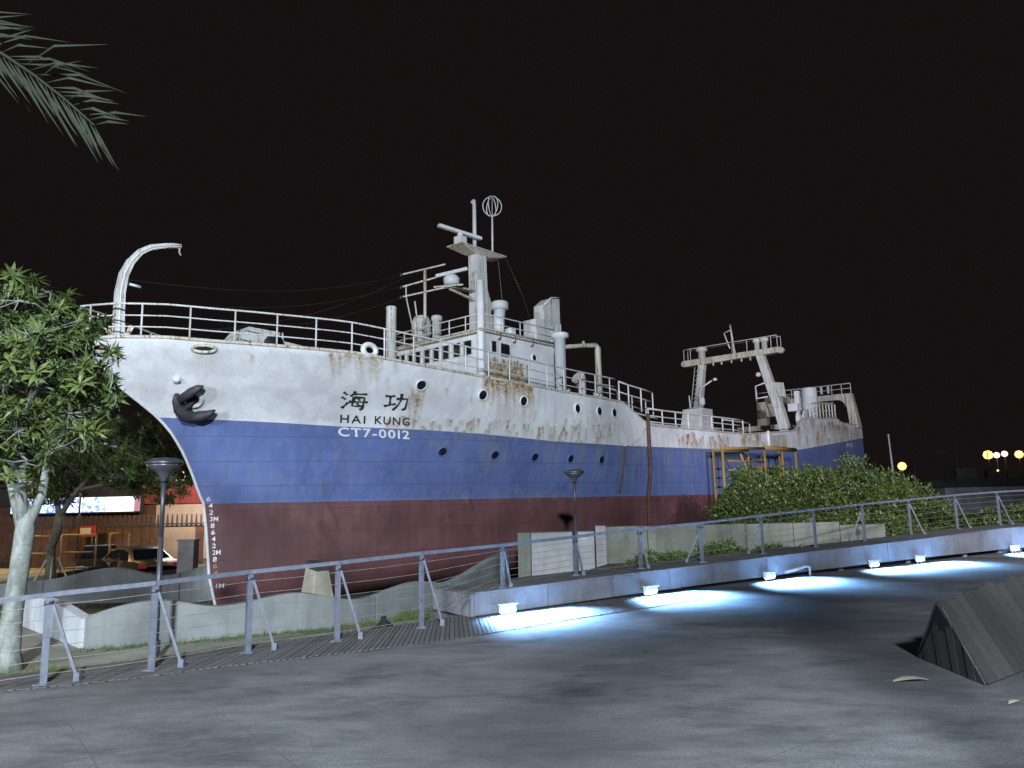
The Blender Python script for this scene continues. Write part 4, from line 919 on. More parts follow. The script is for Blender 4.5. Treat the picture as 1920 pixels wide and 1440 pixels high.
# trawl gantry amidships-aft ------------------------------------------------------
gt = empty("trawl_gantry"); gt.parent = ship
GS = 35.2
def leg(name, pts, w0, w1, mat='white_old', parent=gt):
    mb = MB(); n_ = len(pts)
    for i in range(n_-1):
        t0, t1 = i/(n_-1), (i+1)/(n_-1); a, b = pts[i], pts[i+1]; wa = w0+(w1-w0)*t0; wb = w0+(w1-w0)*t1
        mb.hexa([S(a[0]-wa/2, a[1]+wa/2, a[2]), S(a[0]+wa/2, a[1]+wa/2, a[2]), S(a[0]+wa/2, a[1]-wa/2, a[2]), S(a[0]-wa/2, a[1]-wa/2, a[2]),
                 S(b[0]-wb/2, b[1]+wb/2, b[2]), S(b[0]+wb/2, b[1]+wb/2, b[2]), S(b[0]+wb/2, b[1]-wb/2, b[2]), S(b[0]-wb/2, b[1]-wb/2, b[2])])
    return bevel(mb.build(name, M[mat], parent), .03)
pl = leg("port_leg", [(GS+.1, 3.35, 5.4), (GS, 3.0, 7.3), (GS-.05, 2.55, 8.9), (GS, 2.05, 10.75)], .58, .48)
sl_ = leg("starboard_leg", [(GS, -2.55, 7.7), (GS, -2.3, 9.2), (GS, -2.05, 10.75)], .5, .42)
leg("starboard_pedestal", [(GS, -2.9, 4.5), (GS, -2.6, 7.7)], 1.9, 1.45, 'white')
mb = MB(); mb.hexa([S(GS-.3, 3.35, 10.74), S(GS+.3, 3.35, 10.74), S(GS+.3, -3.3, 10.66), S(GS-.3, -3.3, 10.66), S(GS-.3, 3.35, 11.1), S(GS+.3, 3.35, 11.1), S(GS+.3, -3.3, 11.1), S(GS-.3, -3.3, 11.1)]); bm_ = bevel(mb.build("cross_beam", M['white_rusty'], gt), .03)
pp = [S(GS-.28, p, 11.1) for p in (-3.25, -2.75)]+[S(GS-.28, p, 11.1) for p in (-1.0, 1.3, 2.9, 3.3)]
railing("gantry_railing", pp, .75, (0, 1, 3, 4, 5), (1.0,), .028, 'white_old', bm_)
pp = [S(GS+.28, p, 11.1) for p in (-3.25, 0, 3.3)]
railing("gantry_railing", pp, .75, range(3), (1.0,), .022, 'white_old', bm_)
for p, w2 in ((-2.05, .3), (1.85, .2), (2.35, .22)):
    mb = MB(); mb.lathe(S(GS, p, 11.1), [(w2*.8, 0), (w2*.8, .5), (w2*1.25, .52), (w2*1.3, .72), (w2, .8), (.001, .82)], 16); mb.build("block_housing", M['white_old'], bm_)
mb = MB(); mb.tube(S(GS, .3, 11.1), S(GS, .12, 13.1), .09, 8, .05); mb.tube(S(GS, .0, 11.5), S(GS, -.35, 12.6), .05, 6); mb.tube(S(GS, -.35, 12.6), S(GS, .15, 12.75), .03, 6); mb.build("gantry_mast", M['white_old'], bm_)
for p in (-1.2, -.6, .1, .8, 1.4):
    mb = MB(); mb.tube(S(GS-.1, p, 10.5), S(GS-.1, p, 10.72), .06, 8); mb.build("pad_eye", M['white_rusty'], bm_)
for p in (-3.35, 3.4):
    mb = MB(); mb.tube(S(GS-.22, p, 10.9), S(GS+.22, p, 10.9), .2, 14); mb.build("sheave", M['white_rusty'], bm_)
mb = MB(); mb.path([S(GS-.5, -2.3, 8.3), S(GS-.5, -1.9, 9.1), S(GS-.5, -1.2, 9.45)], .06, 8); mb.lathe(S(GS-.5, -.95, 9.5), [(.001, -.1), (.14, -.06), (.16, 0), (.1, .09), (.001, .12)], 10); mb.build("deck_light", M['white'], sl_)
mb = MB(); mb.lathe(S(GS-.5, -1.95, 7.95), [(.05, -.1), (.17, .0), (.17, .35), (.08, .5)], 12); mb.build("loudhailer", M['white'], sl_)
mb = MB(); mb.lathe(S(GS-.45, 2.0, 9.45), [(.001, -.14), (.14, -.1), (.17, 0), (.12, .13), (.001, .16)], 12); mb.build("deck_light", M['white'], pl)
pp = [S(GS-.7, 1.7, 8.0), S(GS-.7, 2.35, 8.05)]
mb = MB(); mb.path([S(GS-.4, 2.5, 8.0), S(GS-.4, 1.75, 7.95), S(GS-.4, 1.75, 8.75), S(GS-.4, 2.4, 8.9)], .05, 6); mb.build("ladder_hoop", M['white'], pl)
mb = MB(); mb.hexa([S(GS-.3, 2.9, 8.0), S(GS+.5, 3.3, 8.0), S(GS+.5, 3.0, 8.0), S(GS-.3, 2.6, 8.0), S(GS-.3, 2.8, 8.9), S(GS+.5, 3.2, 8.9), S(GS+.5, 2.9, 8.9), S(GS-.3, 2.5, 8.9)]); mb.build("control_box", M['white_old'], pl)
for sg, p in ((-1, -2.75), (1, -2.0)):
    mb = MB(); mb.path([S(GS-.7, p, 7.7), S(GS-.7, p-.05*1, 8.6)], .05, 6); mb.path([S(GS-.7, -2.95, 7.75), S(GS-.7, -1.85, 7.75)], .05, 6); mb.build("platform_rail", M['white'], sl_)
mb = MB()
for k in range(9):
    z = 7.8+k*.3; mb.tube(S(GS-.55, -2.75+.05*k, z), S(GS-.55, -2.4+.05*k, z), .018, 5)
mb.tube(S(GS-.55, -2.8, 7.7), S(GS-.55, -2.33, 10.5), .025, 5); mb.tube(S(GS-.55, -2.42, 7.7), S(GS-.55, -2.0, 10.5), .025, 5); mb.build("ladder", M['white_old'], sl_)
# winch and drum by the foot of the gantry
mb = MB(); mb.lathe(S(36.4, 3.9, 6.55), [(.62, -.15), (.62, -.05), (.3, -.05), (.3, .25), (.62, .25), (.62, .35)], 22, 0, Matrix.Rotation(rad(90), 3, 'X')); wn = mb.build("winch", M['white_old'], ship)
mb = MB(); mb.box(S(36.7, 3.4, 7.35), (.8, .6, .5)); mb.box(S(37.0, 3.5, 8.0), (.35, .3, .9)); bevel(mb.build("winch_gearbox", M['white'], wn), .03)
# poop: railing with thick posts, tank, deck clutter
s4 = list(np.linspace(36.3, 41.3, 9)); pp = [S(s, float(halfb(s, 6.4))-.1, float(ztop(s))) for s in s4]
railing("poop_railing", pp, 1.0, range(9), (1.0, .5), .055, 'white_old', ship)
mb = MB(); mb.lathe(S(40.7, 2.9, 5.9), [(.52, 0), (.52, 3.1), (.47, 3.16), (.001, 3.2)], 26); mb.build("tank", M['white'], ship)
mb = MB(); mb.hexa([S(42.3, .5, 5.9), S(46.8, .5, 5.9), S(46.8, -3.2, 5.9), S(42.3, -3.2, 5.9), S(42.3, .5, 6.9), S(46.8, .5, 6.9), S(46.8, -3.2, 6.9), S(42.3, -3.2, 6.9)]); mb.build("stern_house", M['white_rusty'], ship)
mb = MB(); mb.box(S(38.6, 1.5, 8.2), (1.8, .9, .4)); mb.box(S(37.6, 1.5, 7.6), (.4, .6, 1.2)); mb.box(S(41.0, 1.0, 8.4), (1.2, .5, .6)); mb.build("net_drum_frame", M['white_rusty'], ship)
# stern gallows: portal frame with rounded opening
sg = empty("stern_gallows"); sg.parent = ship
GT = 46.3
def post(pa, pb, qa, qb, z0, z1):
    mb = MB(); mb.hexa([S(GT-.3, pa, z0), S(GT+.6, pa, z0), S(GT+.6, pb, z0), S(GT-.3, pb, z0), S(GT-.22, qa, z1), S(GT+.3, qa, z1), S(GT+.3, qb, z1), S(GT-.22, qb, z1)])
    return bevel(mb.build("post", M['white_rusty'], sg), .04)
post(4.3, 3.72, 3.98, 3.5, 6.55, 9.1); post(-3.3, -2.5, -3.2, -2.5, 5.9, 9.1)
mb = MB()
mb.hexa([S(GT-.2, 3.49, 8.68), S(GT+.25, 3.49, 8.68), S(GT+.25, -2.49, 8.68), S(GT-.2, -2.49, 8.68), S(GT-.2, 3.49, 9.1), S(GT+.25, 3.49, 9.1), S(GT+.25, -2.49, 9.1), S(GT-.2, -2.49, 9.1)])
for p0, sgn in ((3.49, -1), (-2.49, 1)):
    vs_ = [(p0, 8.678)]+[(p0+sgn*(.55-.55*math.cos(t)), 8.13+.548*math.sin(t)) for t in np.linspace(0, math.pi/2, 7)]
    k = len(vs_); P = [S(GT-.19, a, b) for a, b in vs_]+[S(GT+.24, a, b) for a, b in vs_]
    mb.add(P, [tuple(range(k)), tuple(reversed(range(k, 2*k)))]+[(i, k+i, k+(i+1) % k, (i+1) % k) for i in range(k)])
sb_ = mb.build("cross_beam", M['white_rusty'], sg)
pp = [S(GT-.15, p, 9.1) for p in (-3.2, -1.8, -.4, 1.0, 2.6, 3.3, 3.95)]
railing("gallows_railing", pp, .72, range(7), (1.0, .5), .035, 'white_old', sb_)
mb = MB(); mb.path([S(GT-.4, -3.1, 9.2), S(GT-.4, -3.1, 10.0)], .09, 8); mb.build("horn_post", M['white_old'], sb_)
for p in (1.9, 2.4):
    mb = MB(); mb.lathe(S(GT-.3, p, 9.2), [(.1, 0), (.1, .5), (.06, .6)], 10); mb.build("light_bracket", M['white_old'], sb_)
mb = MB(); mb.lathe(S(GT-.3, 1.0, 9.55), [(.001, -.12), (.11, -.06), (.11, .05), (.001, .12)], 10); mb.build("stern_light", M['housing'], sb_)
for p in (.9, 2.2, 2.6):
    mb = MB(); mb.tube(S(GT-.3, p, 8.3), S(GT-.3, p, 8.55), .07, 8); mb.build("pad_eye", M['white_rusty'], sb_)
# ship name on the transom quarter
shell_text("stern_lettering", densify(text_mesh("\u6d77 \u529f", bold=.01), 1), 42.8, 44.3, 4.95, 5.05, .32, 'letter_w', .012, 0)

def W(s, p, z): return (AX+s*DX+p*DY, AY+s*DY-p*DX, z)
a = W(3.2, 1.2, 0); cradle(a[0], a[1]-.3, HD, "pale tapered concrete cradle block under the bow, behind the wavy wall", 1.05)
for s, p, lb in ((1.1, .2, "low white concrete cradle block at the foot of the stem"), (9, 2.4, "concrete cradle block under the hull by the square pier"), (16, 3.2, "concrete cradle block under the hull by the brown pipe"), (24, 3.2, "concrete cradle block under the hull by the yellow stair"), (32, 3.0, "concrete cradle block under the after hull")):
    a = W(s, p, 0); cradle(a[0], a[1], HD, lb, .1 if s < 2 else .25)

# yellow boarding stair beside the hull ------------------------------------------
st = empty("boarding_stair", W(21.4, 5.8, -1.05), HD, "yellow painted steel boarding stair beside the hull, half behind the bush", "stair")
def st_p(s, p, z): return (s-21.4, -(p-5.8), z+1.05)
for s, p in ((21.25, 5.9), (21.75, 5.2), (25.8, 5.9), (25.9, 5.0), (28.0, 5.9), (29.8, 5.9), (29.8, 5.0)):
    mb = MB(); mb.tube(st_p(s, p, -1.05), st_p(s, p, 4.12 if s < 29 else 4.3), .065, 8); mb.build("post", M['yellow'], st)
mb = MB(); mb.tube(st_p(21.25, 5.9, 4.1), st_p(25.8, 5.9, 4.25), .07, 8); mb.tube(st_p(25.8, 5.9, 4.28), st_p(29.8, 5.9, 4.3), .11, 8); mb.tube(st_p(21.75, 5.2, 4.1), st_p(25.9, 5.0, 4.2), .06, 8); mb.build("top_rail", M['yellow'], st)
for k in range(4):
    mb = MB(); z = 3.55-k*.42; mb.tube(st_p(21.75, 5.9, z), st_p(25.7, 5.9, z+.02), .045, 6); mb.build("mid_rail", M['yellow'], st)
for k in range(12):
    mb = MB(); t = k/11; mb.box(st_p(22.2+3.4*t, 5.4, .4+2.9*t), (.32, .8, .05)); mb.build("tread", M['yellow'], st)
for p in (5.02, 5.8):
    mb = MB(); mb.beam(st_p(22.0, p, .25), st_p(25.7, p, 3.35), .06, .22); mb.build("stringer", M['yellow'], st)
mb = MB(); mb.box(st_p(27.7, 5.4, 3.3), (4.2, .95, .08)); mb.build("landing", M['rust'], st)
for a_, b_ in (((23.4, 5.85, 1.5), (25.6, 5.85, 3.9)), ((25.0, 5.85, 1.8), (23.2, 5.85, 3.9))):
    mb = MB(); mb.tube(st_p(*a_), st_p(*b_), .05, 6); mb.build("diagonal_brace", M['yellow'], st)

# ================================================================== street lamps
def street_lamp(x, y, label):
    e = empty("street_lamp", (x, y, -.45), 0, label, "street lamp", "bowl-headed street lamps by the railing")
    mb = MB(); mb.tube((0, 0, 0), (0, 0, 2.0), .046, 12, .043); mb.tube((0, 0, 2.0), (0, 0, 3.02), .038, 12, .034); mb.lathe((0, 0, 0), [(.11, 0), (.11, .03), (.075, .05), (.07, .3)], 14); mb.build("pole", M['pole'], e)
    mb = MB(); mb.lathe((0, 0, 3.0), [(.045, -.03), (.075, 0), (.085, .05), (.15, .12), (.27, .20), (.285, .235)], 28); mb.build("bowl", M['lamp_steel'], e)
    mb = MB(); mb.lathe((0, 0, 3.238), [(.30, 0), (.315, .02), (.29, .06), (.18, .10), (.001, .115)], 28); mb.build("cap", M['pole'], e)
    mb = MB(); mb.lathe((0, 0, 2.93), [(.062, 0), (.062, .06)], 12); mb.build("collar", M['black'], e)
    return e
street_lamp(-6.05, 12.9, "grey street lamp with a shallow bowl head beside the tree at the bow")
street_lamp(1.83, 22.7, "grey street lamp with a shallow bowl head in front of the square concrete block")

# ================================================================== trees
def leaf_quads(mb, base, d, up, L_, w_, mi=0, droop=.25):
    """a narrow folded leaf: 6 verts, 4 tris"""
    d = d.normalized(); x = d.cross(up).normalized(); n_ = x.cross(d)
    m = base+d*L_*.5+n_*L_*.04; t = base+d*L_-n_*L_*droop
    mb.add([base, m+x*w_*.5-n_*.1*w_, t, m-x*w_*.5-n_*.1*w_, m], [(0, 1, 4), (1, 2, 4), (2, 3, 4), (3, 0, 4)], mi, False)
def whorl_mesh(rng, name, mat, n_=14, L0=.17, L1=.29, w_=.052):
    mb = MB()
    for i in range(n_):
        a = 2.4*i+rng.uniform(-.3, .3); el = rng.uniform(-.25, 1.05)
        d = Vector((math.cos(a)*math.cos(el), math.sin(a)*math.cos(el), math.sin(el)))
        leaf_quads(mb, Vector((0, 0, -.04+.008*i)), d, Vector((0, 0, 1)) if abs(d.z) < .95 else Vector((1, 0, 0)), rng.uniform(L0, L1), w_*rng.uniform(.8, 1.2), 0, rng.uniform(.05, .4))
    mb.tube((0, 0, -.12), (0, 0, .05), .007, 5)
    return mb.mesh(name, mat)
def grow(mb, a, b, r0_, r1_, rng, wob=.06, n_=6, sides=9):
    a = Vector(a); b = Vector(b); L_ = (b-a).length; pts = []
    for i in range(n_+1):
        t = i/n_; j = Vector((rng.uniform(-1, 1), rng.uniform(-1, 1), rng.uniform(-.5, .5)))*wob*L_*math.sin(math.pi*t)
        pts.append(a.lerp(b, t)+j)
    mb.path(pts, [r0_+(r1_-r0_)*i/n_ for i in range(n_+1)], sides); return pts
def in_ell(rng, E):
    while True:
        v = Vector((rng.uniform(-1, 1), rng.uniform(-1, 1), rng.uniform(-1, 1)))
        if v.length < 1 and v.length > rng.random()*.75: break
    return Vector((E[0][0]+v.x*E[1][0], E[0][1]+v.y*E[1][1], E[0][2]+v.z*E[1][2]))
def broad_tree(name, root, limbs, ells, nwh, mats, seed, label, scale=1.0, npart=300, barkm='bark'):
    rng = random.Random(seed)
    e = empty(name, root[0], 0, label, "tree"); R0 = Vector(root[0])
    mb = MB(); mb.path([Vector(p)-R0 for p in root[1]], root[2], 12); mb.build("trunk", M[barkm], e)
    tips = []
    for pts, r_a, r_b in limbs:
        mb = MB(); P = [Vector(p)-R0 for p in pts]; k = len(P)
        mb.path(P, [r_a+(r_b-r_a)*i/(k-1) for i in range(k)], 9); mb.build("branch", M[barkm], e)
        for i in range(1, k): tips.append((P[i], r_a+(r_b-r_a)*i/(k-1)))
    # secondary branches to crown points
    mb = MB(); cents = []
    tot = sum(w_ for *_, w_ in ells)
    hubs = []
    for E in ells:
        for _ in range(int(26*E[2]/tot*scale)+5):
            c = in_ell(rng, E)-R0; near = sorted(tips, key=lambda t: (t[0]-c).length)[0]
            grow(mb, near[0], c, min(near[1]*.6, .035), .012, rng, .10, 5, 6); hubs.append(c)
    pos = []
    for E in ells:
        for _ in range(int(nwh*E[2]/tot)): pos.append(in_ell(rng, E)-R0)
    for c in pos:
        h = min(hubs, key=lambda t: (t-c).length)
        if (h-c).length < 1.1: mb.path([h, h.lerp(c, .5)+Vector((0, 0, -.04)), c], [.009, .007, .004], 4)
    tw = mb.build("twigs", M[barkm], e)
    wm = [whorl_mesh(rng, "leaf_cluster", mats, 15) for _ in range(6)]
    pos.sort(key=lambda p: (p+R0-Vector((0, 0, 2))).length)
    rest = MB()
    for i, c in enumerate(pos):
        sc = rng.uniform(.8, 1.25)
        if i < npart:
            o = link("leaf_cluster", wm[i % 6], e); o.location = c; o.scale = (sc,)*3; o.rotation_euler = (rng.uniform(-.9, .9), rng.uniform(-.9, .9), rng.uniform(0, 6.28))
        else:
            m = wm[i % 6]; Mx = Matrix.Translation(c) @ Matrix.Rotation(rng.uniform(0, 6.28), 4, 'Z') @ Matrix.Rotation(rng.uniform(-.8, .8), 4, 'X') @ Matrix.Scale(sc, 4)
            rest.add([Mx @ v.co for v in m.vertices], [tuple(p.vertices) for p in m.polygons])
    if rest.v: tag(rest.build("foliage", mats, e), kind="stuff")
    return e
broad_tree("broadleaf_tree", ((-8.1, 12.3, -.47), [(-8.1, 12.3, -.47), (-8.12, 12.3, -.2), (-8.1, 12.3, .4), (-8.05, 12.3, 1.0), (-8.0, 12.3, 1.7), (-8.0, 12.3, 1.95), (-8.02, 12.3, 2.2)], [.24, .175, .15, .14, .145, .12, .04]),
           [([(-8.02, 12.3, 1.7), (-8.3, 12.35, 2.5), (-8.45, 12.4, 3.2), (-8.6, 12.4, 4.2), (-8.7, 12.5, 5.2)], .10, .03),
            ([(-8.0, 12.3, 1.7), (-8.06, 12.2, 2.4), (-8.1, 12.2, 3.0), (-7.98, 12.1, 3.6), (-7.8, 12.1, 4.6), (-7.6, 12.1, 5.3)], .10, .025),
            ([(-7.97, 12.3, 1.75), (-7.83, 12.4, 2.3), (-7.76, 12.4, 2.9), (-7.5, 12.4, 3.3), (-7.1, 12.4, 3.55), (-6.7, 12.4, 3.8)], .085, .02),
            ([(-7.78, 12.4, 2.85), (-7.55, 12.6, 3.1), (-7.2, 12.7, 3.2), (-6.85, 12.8, 3.1)], .05, .015),
            ([(-8.3, 12.35, 2.5), (-8.8, 12.1, 3.1), (-9.3, 12.0, 3.8), (-9.6, 12.0, 4.6)], .08, .02),
            ([(-7.98, 12.1, 3.6), (-7.6, 11.7, 4.0), (-7.2, 11.6, 4.3)], .05, .015)],
           [((-8.5, 12.3, 5.15), (1.15, 1.2, .85), 1.2), ((-7.45, 12.2, 4.7), (.7, 1.0, .75), .7), ((-8.3, 12.0, 4.0), (1.25, 1.2, .75), 1.1), ((-7.1, 12.1, 4.1), (.5, .8, .5), .32), ((-8.3, 11.9, 3.2), (.8, .8, .5), .5), ((-7.4, 12.0, 3.3), (.6, .7, .4), .22), ((-7.9, 12.0, 2.7), (.5, .6, .3), .12), ((-9.6, 12.3, 4.4), (1.2, 1.4, 1.4), .9)],
           500, M['leaf'], 5, "leafy green tree with a pale forked trunk at the left edge, before the bow", 1.0)
broad_tree("broadleaf_tree", ((-17.1, 28, -1.05), [(-17.1, 28, -1.06), (-17.15, 28, 0), (-17.2, 28, .6), (-17.0, 28, 1.2), (-16.95, 28, 1.8)], [.22, .17, .16, .16, .14]),
           [([(-16.97, 28, 1.7), (-17.2, 28.1, 2.6), (-17.3, 28, 3.6), (-17.2, 28, 4.6)], .11, .03), ([(-16.95, 28, 1.75), (-16.3, 27.9, 2.7), (-15.5, 27.8, 3.5), (-14.6, 27.8, 4.2)], .1, .03), ([(-16.3, 27.9, 2.7), (-15.2, 27.9, 2.9), (-14.2, 27.9, 3.0), (-13.3, 28, 3.1)], .07, .02)],
           [((-16.6, 28, 4.4), (1.9, 1.5, 1.7), 1.3), ((-14.4, 28, 4.0), (1.9, 1.5, 1.4), 1.2), ((-13.2, 28, 2.9), (1.2, 1.2, .8), .5), ((-17.2, 28, 2.7), (1.1, 1.1, .6), .4)],
           1000, M['leaf2'], 9, "dim tree on staked supports in the car park, beyond the bow", 1.3, 300, 'bark2')
e = empty("tree_stakes", (-17.1, 28, -1.05), 0, "wooden prop stakes tied round the car park tree", "stakes")
for a_ in (0.3, 2.2, 3.6, 5.2):
    mb = MB(); mb.tube((.75*math.cos(a_), .75*math.sin(a_), 0), (.16*math.cos(a_), .16*math.sin(a_), 1.3), .035, 6); mb.build("stake", M['cradle'], e)

# palm at the left with fronds reaching into the frame
def palm(name, loc, H, nf, seed, label, hero=None, fl=2.6):
    rng = random.Random(seed); e = empty(name, loc, 0, label, "palm tree")
    mb = MB(); mb.path([(0, 0, 0), (.05, 0, H*.3), (.08, .02, H*.7), (.05, .02, H)], [.17, .12, .10, .13], 12); mb.build("trunk", M['bark2'], e)
    for k in range(nf):
        az = 2*math.pi*k/nf+rng.uniform(-.15, .15); el = rng.uniform(.1, 1.1); L_ = fl*rng.uniform(.85, 1.1)
        if hero is not None and k == 0: az, el, L_ = hero
        d = Vector((math.cos(az), math.sin(az), 0)); P = []
        for i in range(13):
            t = i/12; P.append(Vector((.05, .02, H))+d*(L_*t*math.cos(el*(1-t*.5)))+Vector((0, 0, L_*(math.sin(el)*t-.62*t*t*(.6+math.cos(el)*.4)))))
        mb = MB(); mb.path(P, [.035*(1-.8*i/12)+.004 for i in range(13)], 6); fr_ = mb.build("frond", M['palm'], e)
        joined = MB()
        nl = 56 if (hero is not None and k == 0) else 34
        for i in range(nl):
            t = .16+.84*i/(nl-1); j = min(int(t*12), 11); f_ = t*12-j; p = P[j].lerp(P[j+1], f_); dd = (P[j+1]-P[j]).normalized(); side = dd.cross(Vector((0, 0, 1))).normalized(); upv = side.cross(dd)
            ll = .62*(1-.55*abs(t-.35)**1.2)*(1.0 if t < .8 else 1.25-.9*(t-.8)*2)
            for sgn in (1, -1):
                q = MB() if (hero is not None and k == 0) else joined
                dv_ = (side*sgn*.8+dd*.75+upv*rng.uniform(.1, .5)).normalized() if q is joined else (Vector((0, rng.uniform(-.4, .3), rng.uniform(.5, .75)))*sgn+dd*.85+Vector((0, 0, rng.uniform(-.12, .05)))).normalized()
                leaf_quads(q, p, dv_, upv if q is joined else Vector((0, -1, .2)), ll*(rng.uniform(.85, 1.1) if q is joined else rng.uniform(.95, 1.5)), .032 if q is joined else .034, 0, rng.uniform(.08, .3))
                if q is not joined: q.build("leaflet", M['palm'], fr_)
        if joined.v: tag(joined.build("leaflets", M['palm'], fr_), kind="stuff")
    return e
palm("palm_tree", (-8.1, 7.0, 0), 7.3, 13, 4, "palm whose dark frond hangs into the top left corner", (.0, .26, 3.9), 1.9)
palm("palm_tree", (2.6, -2.6, 0), 6.6, 15, 8, "palm standing on the plaza behind the viewer")

# bushes
def bush(name, loc, ells, n_, mat, seed, label, L_=.15, cat="bush"):
    rng = random.Random(seed); e = empty(name, loc, 0, label, cat); mb = MB(); O = Vector(loc)
    tot = sum(E[2] for E in ells)
    for E in ells:
        for _ in range(int(n_*E[2]/tot)):
            v = Vector((rng.gauss(0, 1), rng.gauss(0, 1), rng.gauss(0, 1))).normalized(); v.z = abs(v.z) if rng.random() < .8 else v.z
            rr_ = rng.uniform(.72, 1.02) if rng.random() < .85 else rng.uniform(.3, .8)
            lump = .97+.07*math.sin(v.x*7+E[0][0])+.06*math.sin(v.y*9+v.z*6)+.05*math.sin(v.z*13+v.x*11)
            p = Vector((E[0][0]+v.x*E[1][0]*rr_*lump, E[0][1]+v.y*E[1][1]*rr_*lump, E[0][2]+v.z*E[1][2]*rr_*lump))
            if p.z < loc[2]: continue
            d = (v+Vector((rng.uniform(-1, 1), rng.uniform(-1, 1), rng.uniform(-.6, .9)))).normalized(); up = Vector((rng.uniform(-1, 1), rng.uniform(-1, 1), 1.2)).normalized()
            if abs(d.dot(up)) > .95: continue
            leaf_quads(mb, p-O, d, up, L_*rng.uniform(.7, 1.3), L_*.5*rng.uniform(.8, 1.2), 0, .15)
    tag(mb.build("foliage", mat, e), kind="stuff")
    mb = MB()
    for _ in range(26):
        E = rng.choice(ells); b = Vector((E[0][0]+rng.uniform(-.4, .4)*E[1][0], E[0][1]+rng.uniform(-.3, .3), loc[2])); t = in_ell(rng, E); t.z = max(t.z, loc[2]+.4)
        grow(mb, b-O, t-O, .04, .012, rng, .08, 4, 6)
    mb.build("stems", M['bark2'], e); return e
bush("bush", (12.5, 29.5, -.45), [((9.1, 28.5, .4), (1.75, 1.5, 2.6), 1.1), ((11.0, 29.0, .4), (2.0, 1.8, 2.65), 1.3), ((13.0, 29.5, .5), (2.3, 1.9, 2.75), 1.5), ((15.0, 30.0, .4), (1.9, 1.8, 2.4), 1.1), ((16.7, 30.4, .1), (1.4, 1.4, 1.6), .6), ((12.4, 27.7, .1), (3.8, 1.0, 1.1), .8)], 60000, M['bush'], 21, "large rounded glossy green bush in front of the ship's stern", .155)
bush("bush", (20.5, 31, -.45), [((18.6, 29.6, -.2), (1.8, 1.2, 1.35), 1), ((21.0, 30.8, -.2), (2.2, 1.3, 1.5), 1), ((24.0, 32.0, -.2), (2.4, 1.3, 1.45), 1)], 20000, M['bush'], 22, "low hedge-like bush behind the far right railing", .16)
bush("weeds", (5.4, 23.6, -.12), [((4.6, 23.3, -.1), (1.3, .6, .42), 1), ((6.4, 23.6, -.1), (1.0, .5, .72), 1), ((8.2, 24.2, -.1), (1.2, .5, .5), .8)], 5200, M['grass'], 23, "bright green weeds growing at the foot of the retaining wall", .12, "plant")
mb = MB(); rng = random.Random(77)
def tuft(x, y, z, h):
    for _ in range(7):
        a_ = rng.uniform(0, 6.28); d = Vector((math.cos(a_)*.5, math.sin(a_)*.5, 1)).normalized(); p = Vector((x+rng.uniform(-.05, .05), y+rng.uniform(-.05, .05), z)); L_ = h*rng.uniform(.5, 1.2); s_2 = Vector((-d.y, d.x, 0))*.008
        mb.add([p-s_2, p+s_2, p+d*L_], [(0, 1, 2)])
for _ in range(520): tuft(rng.uniform(-9.6, -6.9), rng.uniform(9.7, 12.4), -.45, .13)
for _ in range(420):
    t = rng.random(); i = min(int(t*5), 4); f_ = t*5-i; x = WALL[i][0]*(1-f_)+WALL[i+1][0]*f_; y = WALL[i][1]*(1-f_)+WALL[i+1][1]*f_
    tuft(x+rng.uniform(-.1, .2), y-rng.uniform(.02, .4), -.45, .10)
for _ in range(300): tuft(rng.uniform(-2.6, -.9), rng.uniform(14.6, 17.6), -.45, .2)
for _ in range(500): tuft(rng.uniform(-16, -7.5), rng.uniform(20.5, 24.4), -1.05, .15)
for _ in range(260):
    k = rng.random(); q = interp(back[2:], k); tuft(q[0]+rng.uniform(-.08, .12), q[1]+rng.uniform(.0, .18), -.02, .07)
tag(mb.build("grass", M['grass']), kind="stuff")

# ================================================================== things on the plaza
# dark timber wedge seat at the right
wg = empty("timber_wedge", (5.1, 9.1, 0), 0, "dark slatted timber wedge seat in the right foreground", "seat")
rdir = Vector((.80, .60, 0)).normalized(); rn = Vector((rdir.y, -rdir.x, 0))
ape = Vector((4.9, 8.95, .74)); bl_ = Vector((5.05, 9.75, 0)); br_ = Vector((5.02, 8.35, 0)); OW = Vector(wg.location)
run = 5.2
def wp(a, t, u=0): return a+rdir*t-OW+Vector((0, 0, u))
mb = MB(); A_, B_, C_ = (wp(ape, 0), wp(bl_, .0), wp(br_, 0)); A2, B2, C2 = (wp(ape, run, .2), wp(bl_, run), wp(br_, run))
C_ = C_+Vector((.0, -.0, 0)); mb.add([A_, B_, C_, A2, B2, C2], [(0, 1, 2), (3, 5, 4), (0, 3, 4, 1), (0, 2, 5, 3), (1, 4, 5, 2)]); mb.build("core", M['black'], wg)
ns = 22
for i in range(ns):
    t0, t1 = run*i/ns, run*(i+1)/ns-.035; lift = .2*(i/ns)
    for (top, bot, nrm, nm) in ((ape, br_, Vector((rn.x, rn.y, .9)).normalized(), "slat"), (ape, bl_, Vector((-rn.x, -rn.y, .9)).normalized(), "slat")):
        jg = rng.uniform(.0, .09) if top is ape and bot is br_ else .0
        a = wp(top, t0, lift)+Vector((0, 0, .012))+(ape-br_).normalized()*jg; b = wp(top, t1, lift)+Vector((0, 0, .012))+(ape-br_).normalized()*jg; c = wp(bot, t1); d_ = wp(bot, t0); th = nrm*.03
        c = c+nrm*.01; d_ = d_+nrm*.01
        mb = MB(); mb.hexa([d_, c, b, a, d_+th, c+th, b+th, a+th]); mb.build(nm, M['slat'], wg)
